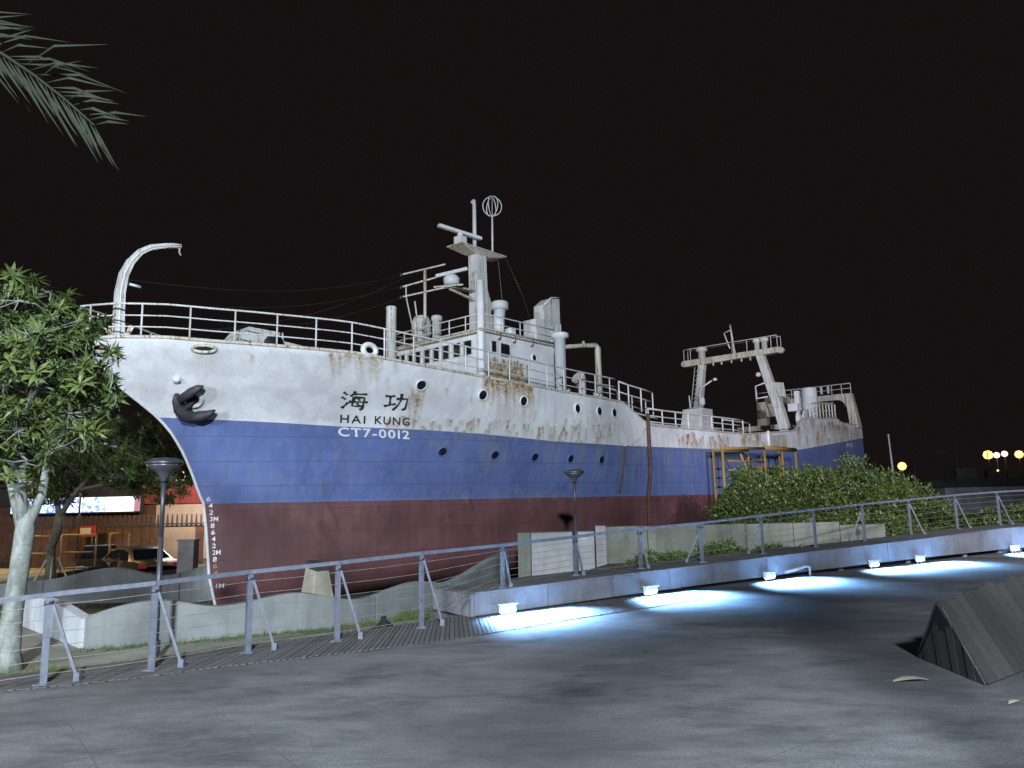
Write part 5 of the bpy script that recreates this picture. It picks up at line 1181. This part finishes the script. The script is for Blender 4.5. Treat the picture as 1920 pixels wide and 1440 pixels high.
for i in range(9):   # end face of upright boards under the slope
    f0, f1 = i/9, (i+.9)/9
    q0, q1 = bl_.lerp(br_, f0), bl_.lerp(br_, f1); h0, h1 = ape.z*(1-abs(f0-.55)/(.55 if f0 < .55 else .45)), ape.z*(1-abs(f1-.55)/(.55 if f1 < .55 else .45))
    P = [wp(q0, -.005), wp(q1, -.005), wp(q1, -.005)+Vector((0, 0, max(h1, .01)))-rdir*.15*max(h1, 0), wp(q0, -.005)+Vector((0, 0, max(h0, .01)))-rdir*.15*max(h0, 0)]
    mb = MB(); mb.hexa([*P, *[p-rdir*(.03+.006*(i % 2)) for p in P]]); mb.build("end_board", M['plank'], wg)
# fallen leaves
def fallen(x, y, L_, rz, label):
    e = empty("fallen_leaf", (x, y, .0), rz, label, "leaf", "dry leaves on the paving"); mb = MB()
    n_ = 9
    for i in range(n_):
        t = i/(n_-1); w2 = .16*L_*math.sin(math.pi*min(max(t, .04), .96))**.8; z = .012+.10*L_*math.sin(math.pi*t)
        mb.v += [(L_*(t-.5), -w2, z-.004-.2*w2), (L_*(t-.5), 0, z), (L_*(t-.5), w2, z-.2*w2)]
    for i in range(n_-1):
        a = 3*i; mb.f += [(a, a+3, a+4, a+1), (a+1, a+4, a+5, a+2)]; mb.m += [0, 0]; mb.sm += [True, True]
    mb.build("blade", M['cradle'], e); mb = MB(); mb.tube((-.7*L_, 0, .008), (-.48*L_, 0, .02), .005, 5); mb.build("stalk", M['bark2'], e)
fallen(4.33, 8.6, .42, .1, "larger pale dry leaf on the paving left of the timber wedge"); fallen(4.86, 7.68, .2, .5, "smaller pale dry leaf on the paving below the timber wedge")
# dark crumpled bag by the boardwalk
e = empty("rubbish_bag", (-2.25, 13.0, -.45), .5, "small dark crumpled rubbish bag lying behind the boardwalk", "bag"); mb = MB(); rng = random.Random(5)
mb.lathe((0, 0, 0), [(.05, 0), (.26, .06), (.3, .2), (.22, .36), (.1, .46), (.03, .55), (.05, .6)], 12)
mb.v = [(x*1.25+rng.uniform(-.03, .03), y+rng.uniform(-.03, .03), z+rng.uniform(-.02, .02)) for x, y, z in mb.v]; mb.build("bag", M['black'], e)

# ================================================================== left background: car park and shop
def tube_frame(name, loc, rz, w_, h_, label):
    e = empty(name, loc, rz, label, "barrier", "yellow tube barriers in the car park")
    for x in (0, w_):
        mb = MB(); mb.tube((x, 0, 0), (x, 0, h_), .035, 8); mb.build("post", M['yellow'], e)
    for z in (h_, h_*.66, h_*.36):
        mb = MB(); mb.tube((.0, 0, z), (w_, 0, z), .03, 8); mb.build("rail", M['yellow'], e)
tube_frame("tube_barrier", (-19.9, 30.2, -1.05), .0, 1.5, 2.0, "yellow tube barrier farthest left, behind the tree trunk")
tube_frame("tube_barrier", (-18.2, 30.3, -1.05), .05, 1.35, 2.02, "yellow tube barrier right of the car park tree")
tube_frame("tube_barrier", (-16.95, 31.6, -1.05), -.2, .9, 2.0, "narrow yellow tube barrier above the dark car")
M['car_dark'] = simple("car_paint_dark", (0.03, 0.03, 0.035), 0.25, 0.3, .1)
M['car_gold'] = simple("car_paint_brown", (0.040, 0.033, 0.025), 0.45, 0.1, .1)
M['tail'] = emit("tail_lamp_red", (0.5, 0.02, 0.05), .25); M['amber'] = emit("amber_lamp", (1, .35, .08), 4.0); M['headl'] = simple("headlamp", (.7, .72, .8), .15)
M['tyre'] = simple("tyre", (.02, .02, .02), .8)
def car(name, loc, rz, body, label, cat="car"):
    e = empty(name, loc, rz, label, cat)
    prof = [(-2.15, .35), (-2.2, .75), (-2.05, .92), (-1.55, .98), (-1.0, 1.36), (-.5, 1.45), (.3, 1.44), (.85, 1.22), (1.25, .98), (1.95, .86), (2.18, .7), (2.2, .35)]
    ws = [.80, .84, .82, .82, .62, .60, .60, .68, .80, .80, .78, .8]
    mb = MB(); k = len(prof)
    mb.v = [(x, -w_, z) for (x, z), w_ in zip(prof, ws)]+[(x, w_, z) for (x, z), w_ in zip(prof, ws)]+[(x, -.86 if .3 < z < .95 else -w_, min(z, .9)) for (x, z), w_ in zip(prof, ws)]
    mb.v = mb.v[:2*k]
    # side rows: sill, belt, roof
    belt = [(x, min(z, .93)) for x, z in prof]
    mb = MB()
    rowsP = []
    for sgn in (-1, 1):
        rowsP.append([[(x, sgn*.80*(.97 if abs(x) > 2 else 1), .30) for x, z in prof], [(x, sgn*(.87 if abs(x) < 2 else .80), min(z, .62)) for x, z in prof], [(x, sgn*(.85 if abs(x) < 2 else .78), min(z, .93)) for x, z in prof], [(x, sgn*w_, z) for (x, z), w_ in zip(prof, ws)]])
    for si, sgn in enumerate((-1, 1)):
        b = len(mb.v)
        for row in rowsP[si]: mb.v += row
        for r in range(3):
            for i in range(k-1):
                q = (b+r*k+i, b+r*k+i+1, b+(r+1)*k+i+1, b+(r+1)*k+i)
                mb.f.append(q if sgn < 0 else q[::-1]); mb.m.append(0); mb.sm.append(True)
    o4 = 4*k
    for i in range(k-1):
        mb.f.append((3*k+i, 3*k+i+1, o4+3*k+i+1, o4+3*k+i)); mb.m.append(0); mb.sm.append(True)
    for r in range(3):
        mb.f.append((r*k, (r+1)*k, o4+(r+1)*k, o4+r*k)); mb.m.append(0); mb.sm.append(False)
        mb.f.append((r*k+k-1, o4+r*k+k-1, o4+(r+1)*k+k-1, (r+1)*k+k-1)); mb.m.append(0); mb.sm.append(False)
    mb.build("body", body, e)
    mb = MB()
    for sgn in (-1, 1):
        mb.add([(-1.25, sgn*.835, .97), (1.05, sgn*.825, .97), (.72, sgn*.715, 1.24), (.25, sgn*.65, 1.36), (-.5, sgn*.65, 1.37), (-.95, sgn*.69, 1.27)], [(0, 1, 2, 3, 4, 5) if sgn < 0 else (5, 4, 3, 2, 1, 0)])
    mb.build("side_window", M['glass'], e)
    mb = MB(); mb.add([(-1.56, -.72, 1.0), (-1.56, .72, 1.0), (-1.02, .56, 1.372), (-1.02, -.56, 1.372)], [(0, 3, 2, 1)]); mb.build("rear_window", M['glass'], e)
    mb = MB(); mb.add([(1.25, -.74, 1.0), (1.25, .74, 1.0), (.86, .62, 1.25), (.38, .56, 1.45), (.38, -.56, 1.45), (.86, -.62, 1.25)], [(0, 1, 2, 5), (5, 2, 3, 4)]); mb.build("windscreen", M['glass'], e)
    for x in (-1.35, 1.35):
        for y in (-.78, .78):
            mb = MB(); mb.lathe((x, y, .32), [(.2, -.1), (.31, -.1), (.32, 0), (.31, .1), (.2, .1)], 20, 0, Matrix.Rotation(rad(90), 3, 'X')); wv = mb.build("wheel", M['tyre'], e)
            mb = MB(); mb.lathe((x, y, .32), [(.001, -.105), (.19, -.108), (.19, .108), (.001, .105)], 12, 0, Matrix.Rotation(rad(90), 3, 'X')); mb.build("rim", M['lamp_steel'], wv)
    for y in (-.66, .66):
        mb = MB(); mb.box((-2.17, y, .78), (.12, .3, .17)); bevel(mb.build("tail_light", M['tail'], e), .03)
        mb = MB(); mb.box((2.12, y, .68), (.14, .32, .14)); bevel(mb.build("headlight", M['headl'], e), .03)
    mb = MB(); mb.box((-2.2, 0, .45), (.1, 1.5, .22)); bevel(mb.build("rear_bumper", M['lamp_steel'], e), .03)
    mb = MB(); mb.box((2.2, 0, .42), (.1, 1.5, .2)); bevel(mb.build("front_bumper", body, e), .03)
    return e
car("parked_car", (-18.0, 32.8, -1.05), rad(-62), M['car_dark'], "dark parked car with its bonnet towards the wavy wall, left of the lamp post")
car("parked_car", (-15.75, 31.4, -1.05), rad(140), M['car_gold'], "dull brown parked car with red tail lights, beside the lamp post at the bow")
# scooter between the cars
e = empty("scooter", (-16.2, 29.8, -1.05), rad(70), "small dark motor scooter parked in front of the dark car", "scooter")
for x in (-.6, .6):
    mb = MB(); mb.lathe((x, 0, .25), [(.15, -.05), (.25, -.05), (.26, 0), (.25, .05), (.15, .05)], 16, 0, Matrix.Rotation(rad(90), 3, 'X')); mb.build("wheel", M['tyre'], e)
mb = MB(); mb.hexa([(-.75, -.12, .35), (-.1, -.14, .25), (-.1, .14, .25), (-.75, .12, .35), (-.8, -.14, .72), (-.05, -.14, .68), (-.05, .14, .68), (-.8, .14, .72)]); mb.hexa([(.3, -.18, .3), (.42, -.18, .3), (.42, .18, .3), (.3, .18, .3), (.45, -.14, .95), (.55, -.14, .95), (.55, .14, .95), (.45, .14, .95)]); mb.box((.1, 0, .28), (.6, .28, .06)); bevel(mb.build("body", M['car_dark'], e), .04)
mb = MB(); mb.box((-.42, 0, .77), (.75, .26, .1)); bevel(mb.build("seat", M['black'], e), .04)
mb = MB(); mb.path([(.5, -.33, 1.05), (.52, 0, 1.0), (.5, .33, 1.05)], .022, 6); mb.build("handlebar", M['lamp_steel'], e)
for y in (-.25, .25):
    mb = MB(); mb.tube((.5, y, 1.05), (.46, y*1.25, 1.2), .01, 5); mb.lathe((.46, y*1.25, 1.22), [(.001, -.05), (.05, 0), (.001, .05)], 8); mb.build("mirror", M['lamp_steel'], e)
mb = MB(); mb.box((-.84, 0, .6), (.05, .14, .07)); mb.build("tail_light", M['amber'], e)
# gate pillar at the bow
e = empty("gate_pillar", (-12.62, 29.2, -1.05), 0, "square pale concrete gate pillar right against the stem", "pillar"); mb = MB(); mb.box((0, 0, .87), (.62, .5, 1.74)); bevel(mb.build("shaft", M['pier'], e), .02); mb = MB(); mb.box((0, 0, 1.77), (.68, .56, .06)); mb.build("cap", M['pier'], e)
# fence of brown panels with pickets
M['brown'] = simple("brown_panel", (0.10, 0.05, 0.035), .7, 0, .3, 3); M['picket'] = simple("picket_dark", (0.06, 0.05, 0.055), .6)
fx0, fx1, fy = -26.5, -12.2, 40.0
e = empty("picket_fence", (fx0, fy, -1.05), 0, "long brown board fence topped with dark pickets behind the cars", "fence")
nb_ = 30
for i in range(nb_):
    if fx0+(fx1-fx0)*(i+.5)/nb_ > -18.7 and i % 5: continue
    w_ = (fx1-fx0)/nb_; mb = MB(); mb.box((w_*(i+.5), 0, 1.0), (w_-.03, .06, 2.0)); mb.build("board", M['brown'], e)
for i in range(56):
    x = (fx1-fx0)*(i+.5)/56; mb = MB(); mb.hexa([(x-.06, -.03, 2.0), (x+.06, -.03, 2.0), (x+.06, .03, 2.0), (x-.06, .03, 2.0), (x-.03, -.03, 2.62), (x+.03, -.03, 2.62), (x+.03, .03, 2.62), (x-.03, .03, 2.62)]); mb.build("picket", M['picket'], e)
mb = MB(); mb.box(((fx1-fx0)/2, -.05, 2.12), (fx1-fx0, .04, .08)); mb.build("fence_rail", M['picket'], e); mb = MB(); mb.box(((fx1-fx0)/2, .05, 1.98), (fx1-fx0, .03, .07)); mb.build("fence_rail", M['picket'], e)
e = empty("notice_board", (-22.2, 39.0, -1.05), 0, "small red notice board with a white panel on two posts by the fence", "sign")
mb = MB(); mb.box((0, 0, 1.85), (1.0, .05, .55)); mb.build("board", simple("notice_red", (.35, .04, .05), .5), e); mb = MB(); mb.box((0, -.035, 1.86), (.55, .012, .34)); mb.build("panel", M['letter_w'], e)
for x in (-.3, .3):
    mb = MB(); mb.tube((x, .06, 0), (x, .06, 2.1), .03, 6); mb.build("post", M['pole'], e)
# shop with a lit sign
sb = empty("shop_building", (-28, 44, -1.05), 0, "low shop with a red fascia, pale wall and a glowing blue-white sign", "building")
M['shopred'] = simple("shop_red", (.26, .045, .05), .6); M['beige'] = simple("beige_wall", (.5, .4, .34), .8, 0, .12, 2); M['roofd'] = simple("dark_roof", (.03, .03, .035), .7)
def sbx(name, x0, x1, y0, y1, z0, z1, mat, parent=None):
    mb = MB(); mb.box(((x0+x1)/2, (y0+y1)/2, (z0+z1)/2), (x1-x0, y1-y0, z1-z0)); return mb.build(name, mat, parent or sb)
sbx("wall", 7.0, 26, 0, 6, 0, 3.2, M['beige']); sbx("wall", -8, 6.98, 0, 6, 0, 3.2, M['brown'])
sbx("fascia_band", 6.2, 26, -.25, -.003, 3.2, 4.3, M['shopred']); sbx("fascia_band", -8, 6.18, -.2, -.003, 3.2, 4.3, M['roofd'])
sbx("roof", -8.4, 26.4, -.6, 6.4, 4.303, 4.5, M['roofd'])
sbx("door", 12.2, 13.6, -.05, -.003, 0, 2.2, M['roofd']); sbx("door", 15.2, 18.0, -.05, -.003, 0, 2.3, M['roofd'])
sbx("pilaster", 11.2, 11.4, -.1, -.003, 0, 3.2, M['yellow'])
# sign: lit panels with photo-like print
t = NT("sign_print"); o_ = t.obj(); nz = t.noise(t.mapping(o_, (2.2, 1, 3.0)), 2.0, 3, .5, .6); nz2 = t.noise(t.mapping(o_, (1, 1, 1), loc=(9, 0, 3)), 1.2, 3)
c_ = t.mix(t.ramp(nz, .42, .58), (.12, .22, .9), (.9, .95, 1.0)); c_ = t.mix(t.math('MULTIPLY', t.ramp(nz2, .5, .6), .6), c_, (.45, .85, .75))
t.l(c_, t.b.inputs["Emission Color"]); t.b.inputs["Emission Strength"].default_value = 2.4; t.out((.05, .05, .05), .4); M['print'] = t.mat
M['signwhite'] = emit("sign_white", (.86, .97, 1.0), 2.2); M['signpink'] = emit("sign_pink", (.95, .45, .55), .6)
sgn_ = sbx("sign_box", -1.2, 6.4, -.62, -.262, 2.72, 3.72, M['roofd'])
for i, (x0, x1, mt) in enumerate(((-.22, 1.9, 'print'), (1.93, 3.9, 'print'), (3.93, 5.2, 'print'), (5.23, 6.9, 'signwhite'), (6.92, 7.25, 'signpink'))):
    mb = MB(); mb.box(((x0+x1)/2-.9, -.632, 3.22), (x1-x0, .015, .84)); mb.build("sign_panel", M[mt], sgn_)
for x in (4.9, 8.2, 11.3):
    mb = MB(); mb.path([(x+.55*math.cos(a_), -.3, 4.52+.75*math.sin(a_)) for a_ in np.linspace(0, math.pi, 13)], .05, 6); mb.tube((x-.6, -.3, 4.55), (x+.6, -.3, 4.55), .05, 6); mb.build("roof_arch", M['housing'], sb)
for x, z, mt in ((-1, 7.0, 'amber'), (2.5, 6.4, 'amber'), (12.3, 5.0, 'amber')):
    mb = MB(); mb.tube((x, .5, 4.5), (x, .5, z), .04, 6); lp2 = mb.build("roof_pole", M['pole'], sb); mb = MB(); mb.lathe((x, .5, z), [(.001, -.08), (.08, 0), (.001, .08)], 8); mb.build("bulb", M[mt], lp2)
e = empty("thin_post", (-20.0, 34.5, -1.05), 0, "thin dark post standing in front of the lit sign", "post"); mb = MB(); mb.tube((0, 0, 0), (0, 0, 5.2), .05, 8); mb.build("pole", M['pole'], e); mb = MB(); mb.box((0, 0, 5.22), (.16, .16, .05)); mb.build("cap", M['pole'], e)

# ================================================================== right background: harbour lights and boats
mb = MB(); mb.add([(60, 62, -1.02), (700, 40, -1.02), (900, 1400, -1.02), (90, 1400, -1.02)], [(0, 1, 2, 3)])
tw_ = NT("harbour_water"); tw_.bump(tw_.noise(tw_.mapping(tw_.pos(), (.4, .4, 1)), 1.5, 4), .5, .2); tag(mb.build("water", tw_.out((.006, .008, .012), .08)), kind="structure")
M['sodium'] = emit("sodium_lamp", (1.0, .60, .16), 3.2); M['whitelamp'] = emit("white_lamp", (1.0, .86, .55), 3.0); M['redlamp'] = emit("warm_red_lamp", (1.0, .38, .16), 3.2)
def far_lamp(x, y, z, h, r, mt, label):
    e = empty("harbour_lamp", (x, y, -1.05), 0, label, "lamp post", "lit lamps along the far quay")
    mb = MB(); mb.tube((0, 0, 0), (0, 0, z+1.05-r), .14, 8, .09); mb.tube((0, 0, z+1.05-r*.2), (-.0, 0, z+1.05), .1, 6); mb.build("pole", M['pole'], e)
    mb = MB(); mb.lathe((0, 0, z+1.05), [(.001, -r), (r*.7, -r*.7), (r, 0), (r*.7, r*.7), (.001, r)], 12); mb.build("lantern", M[mt], e)
def PX(x, y, D):   # helper kept in metres: bearing tables measured for the far quay
    return ((x-960)/F_PX*D, EYE+(932-(x-960)*.02095-y)*D/F_PX)
D_ = 140
for x, y, r, mt, lb in ((1845, 854, .85, 'sodium', "lit sodium lamp, leftmost of the four in a row on the far quay"), (1861, 854.5, .55, 'whitelamp', "small lit lamp, second in the row of four on the far quay"), (1876, 852, .55, 'whitelamp', "small white lit lamp, third in the row, on the tallest visible pole"), (1903, 853, .75, 'redlamp', "reddish lit lamp at the right end of the row on the far quay")):
    X, Z = PX(x, y, D_); far_lamp(X, D_, Z, 8, r, mt, lb)
X, Z = PX(1683, 875, 95); far_lamp(X, 95, Z, 8, .52, 'sodium', "single bright sodium lamp just above the bush")
X, Z = PX(1860, 883, 120); far_lamp(X, 120, Z, 5, .16, 'redlamp', "dim low amber lamp below the row of four"); 
e = empty("flagpole", (PX(1668, 868, 70)[0], 70, -1.05), 0, "thin white flagpole left of the single bright lamp", "pole"); mb = MB(); mb.tube((0, 0, 0), (-.25, 0, 8.2), .12, 8, .07); mb.build("pole", M['housing'], e); mb = MB(); mb.lathe((-.25, 0, 8.22), [(.001, -.1), (.12, 0), (.001, .1)], 8); mb.build("finial", M['housing'], e)
M['boat_grey'] = simple("boat_grey", (.16, .16, .17), .6, 0, .3, 1.0); M['boat_dark'] = simple("boat_dark", (.06, .06, .07), .6, 0, .3, 1.0)
def boat(loc, rz, L_, label, mt):
    e = empty("fishing_boat", loc, rz, label, "boat", "fishing boats moored at the far quay"); mb = MB(); n_ = 12; v = []
    for i in range(n_+1):
        t = i/n_; b = .13*L_*(1-max(0, (t-.55)/.45)**2.2)+.02; sh_ = .05*L_*(t-.4)**2*3; x = L_*(t-.5)
        v += [(x, -b*.7, -.3), (x, -b, 1.5+sh_), (x, b, 1.5+sh_), (x, b*.7, -.3)]
    f = []
    for i in range(n_):
        a = 4*i; f += [(a, a+4, a+5, a+1), (a+1, a+5, a+6, a+2), (a+2, a+6, a+7, a+3)]
    f += [(0, 1, 2, 3), (4*n_, 4*n_+3, 4*n_+2, 4*n_+1)]; mb.add(v, f); mb.build("hull", M[mt], e)
    mb = MB(); mb.box((-.12*L_, 0, 3.0), (.28*L_, .17*L_, 2.8)); mb.box((-.09*L_, 0, 5.2), (.16*L_, .13*L_, 1.6)); cb = bevel(mb.build("cabin", M['boat_grey'], e), .1)
    for k in range(4):
        mb = MB(); mb.box((-.15*L_+.035*L_*k, -.0665*L_, 5.4), (.025*L_, .06, .7)); mb.build("window", M['glass'], cb)
    mb = MB(); mb.tube((-.05*L_, 0, 6), (-.05*L_, 0, 10.5), .1, 6, .05); mb.tube((-.05*L_, 0, 8.8), (.12*L_, 0, 8.2), .05, 6); mb.build("mast", M['boat_grey'], e)
    mb = MB(); mb.tube((.3*L_, 0, 1.8), (.3*L_, 0, 6.5), .09, 6, .05); mb.build("foremast", M['boat_grey'], e)
boat((PX(1775, 880, 110)[0], 110, -1.0), rad(172), 17, "dark fishing boat moored beyond the bush, left one", 'boat_dark')
boat((PX(1835, 880, 128)[0], 128, -1.0), rad(165), 15, "grey fishing boat with a pale cabin moored under the row of lamps", 'boat_grey')
mb = MB(); mb.box((0, 0, 0), (120, 6, 1.6)); o = mb.build("quay", M['path']); o.location = (150, 143, -.6); tag(o, kind="structure")
e = empty("harbour_shed", (PX(1820, 905, 75)[0], 75, -1.05), 0, "low pale corrugated shed behind the right railing", "shed")
mb = MB(); mb.box((0, 0, 1.6), (9, 4, 3.2)); mb.build("wall", M['boat_grey'], e); mb = MB(); mb.hexa([(-4.8, -2.3, 3.203), (4.8, -2.3, 3.203), (4.8, 2.3, 3.203), (-4.8, 2.3, 3.203), (-4.8, -.1, 4.0), (4.8, -.1, 4.0), (4.8, .1, 4.0), (-4.8, .1, 4.0)]); mb.build("roof", M['boat_dark'], e)
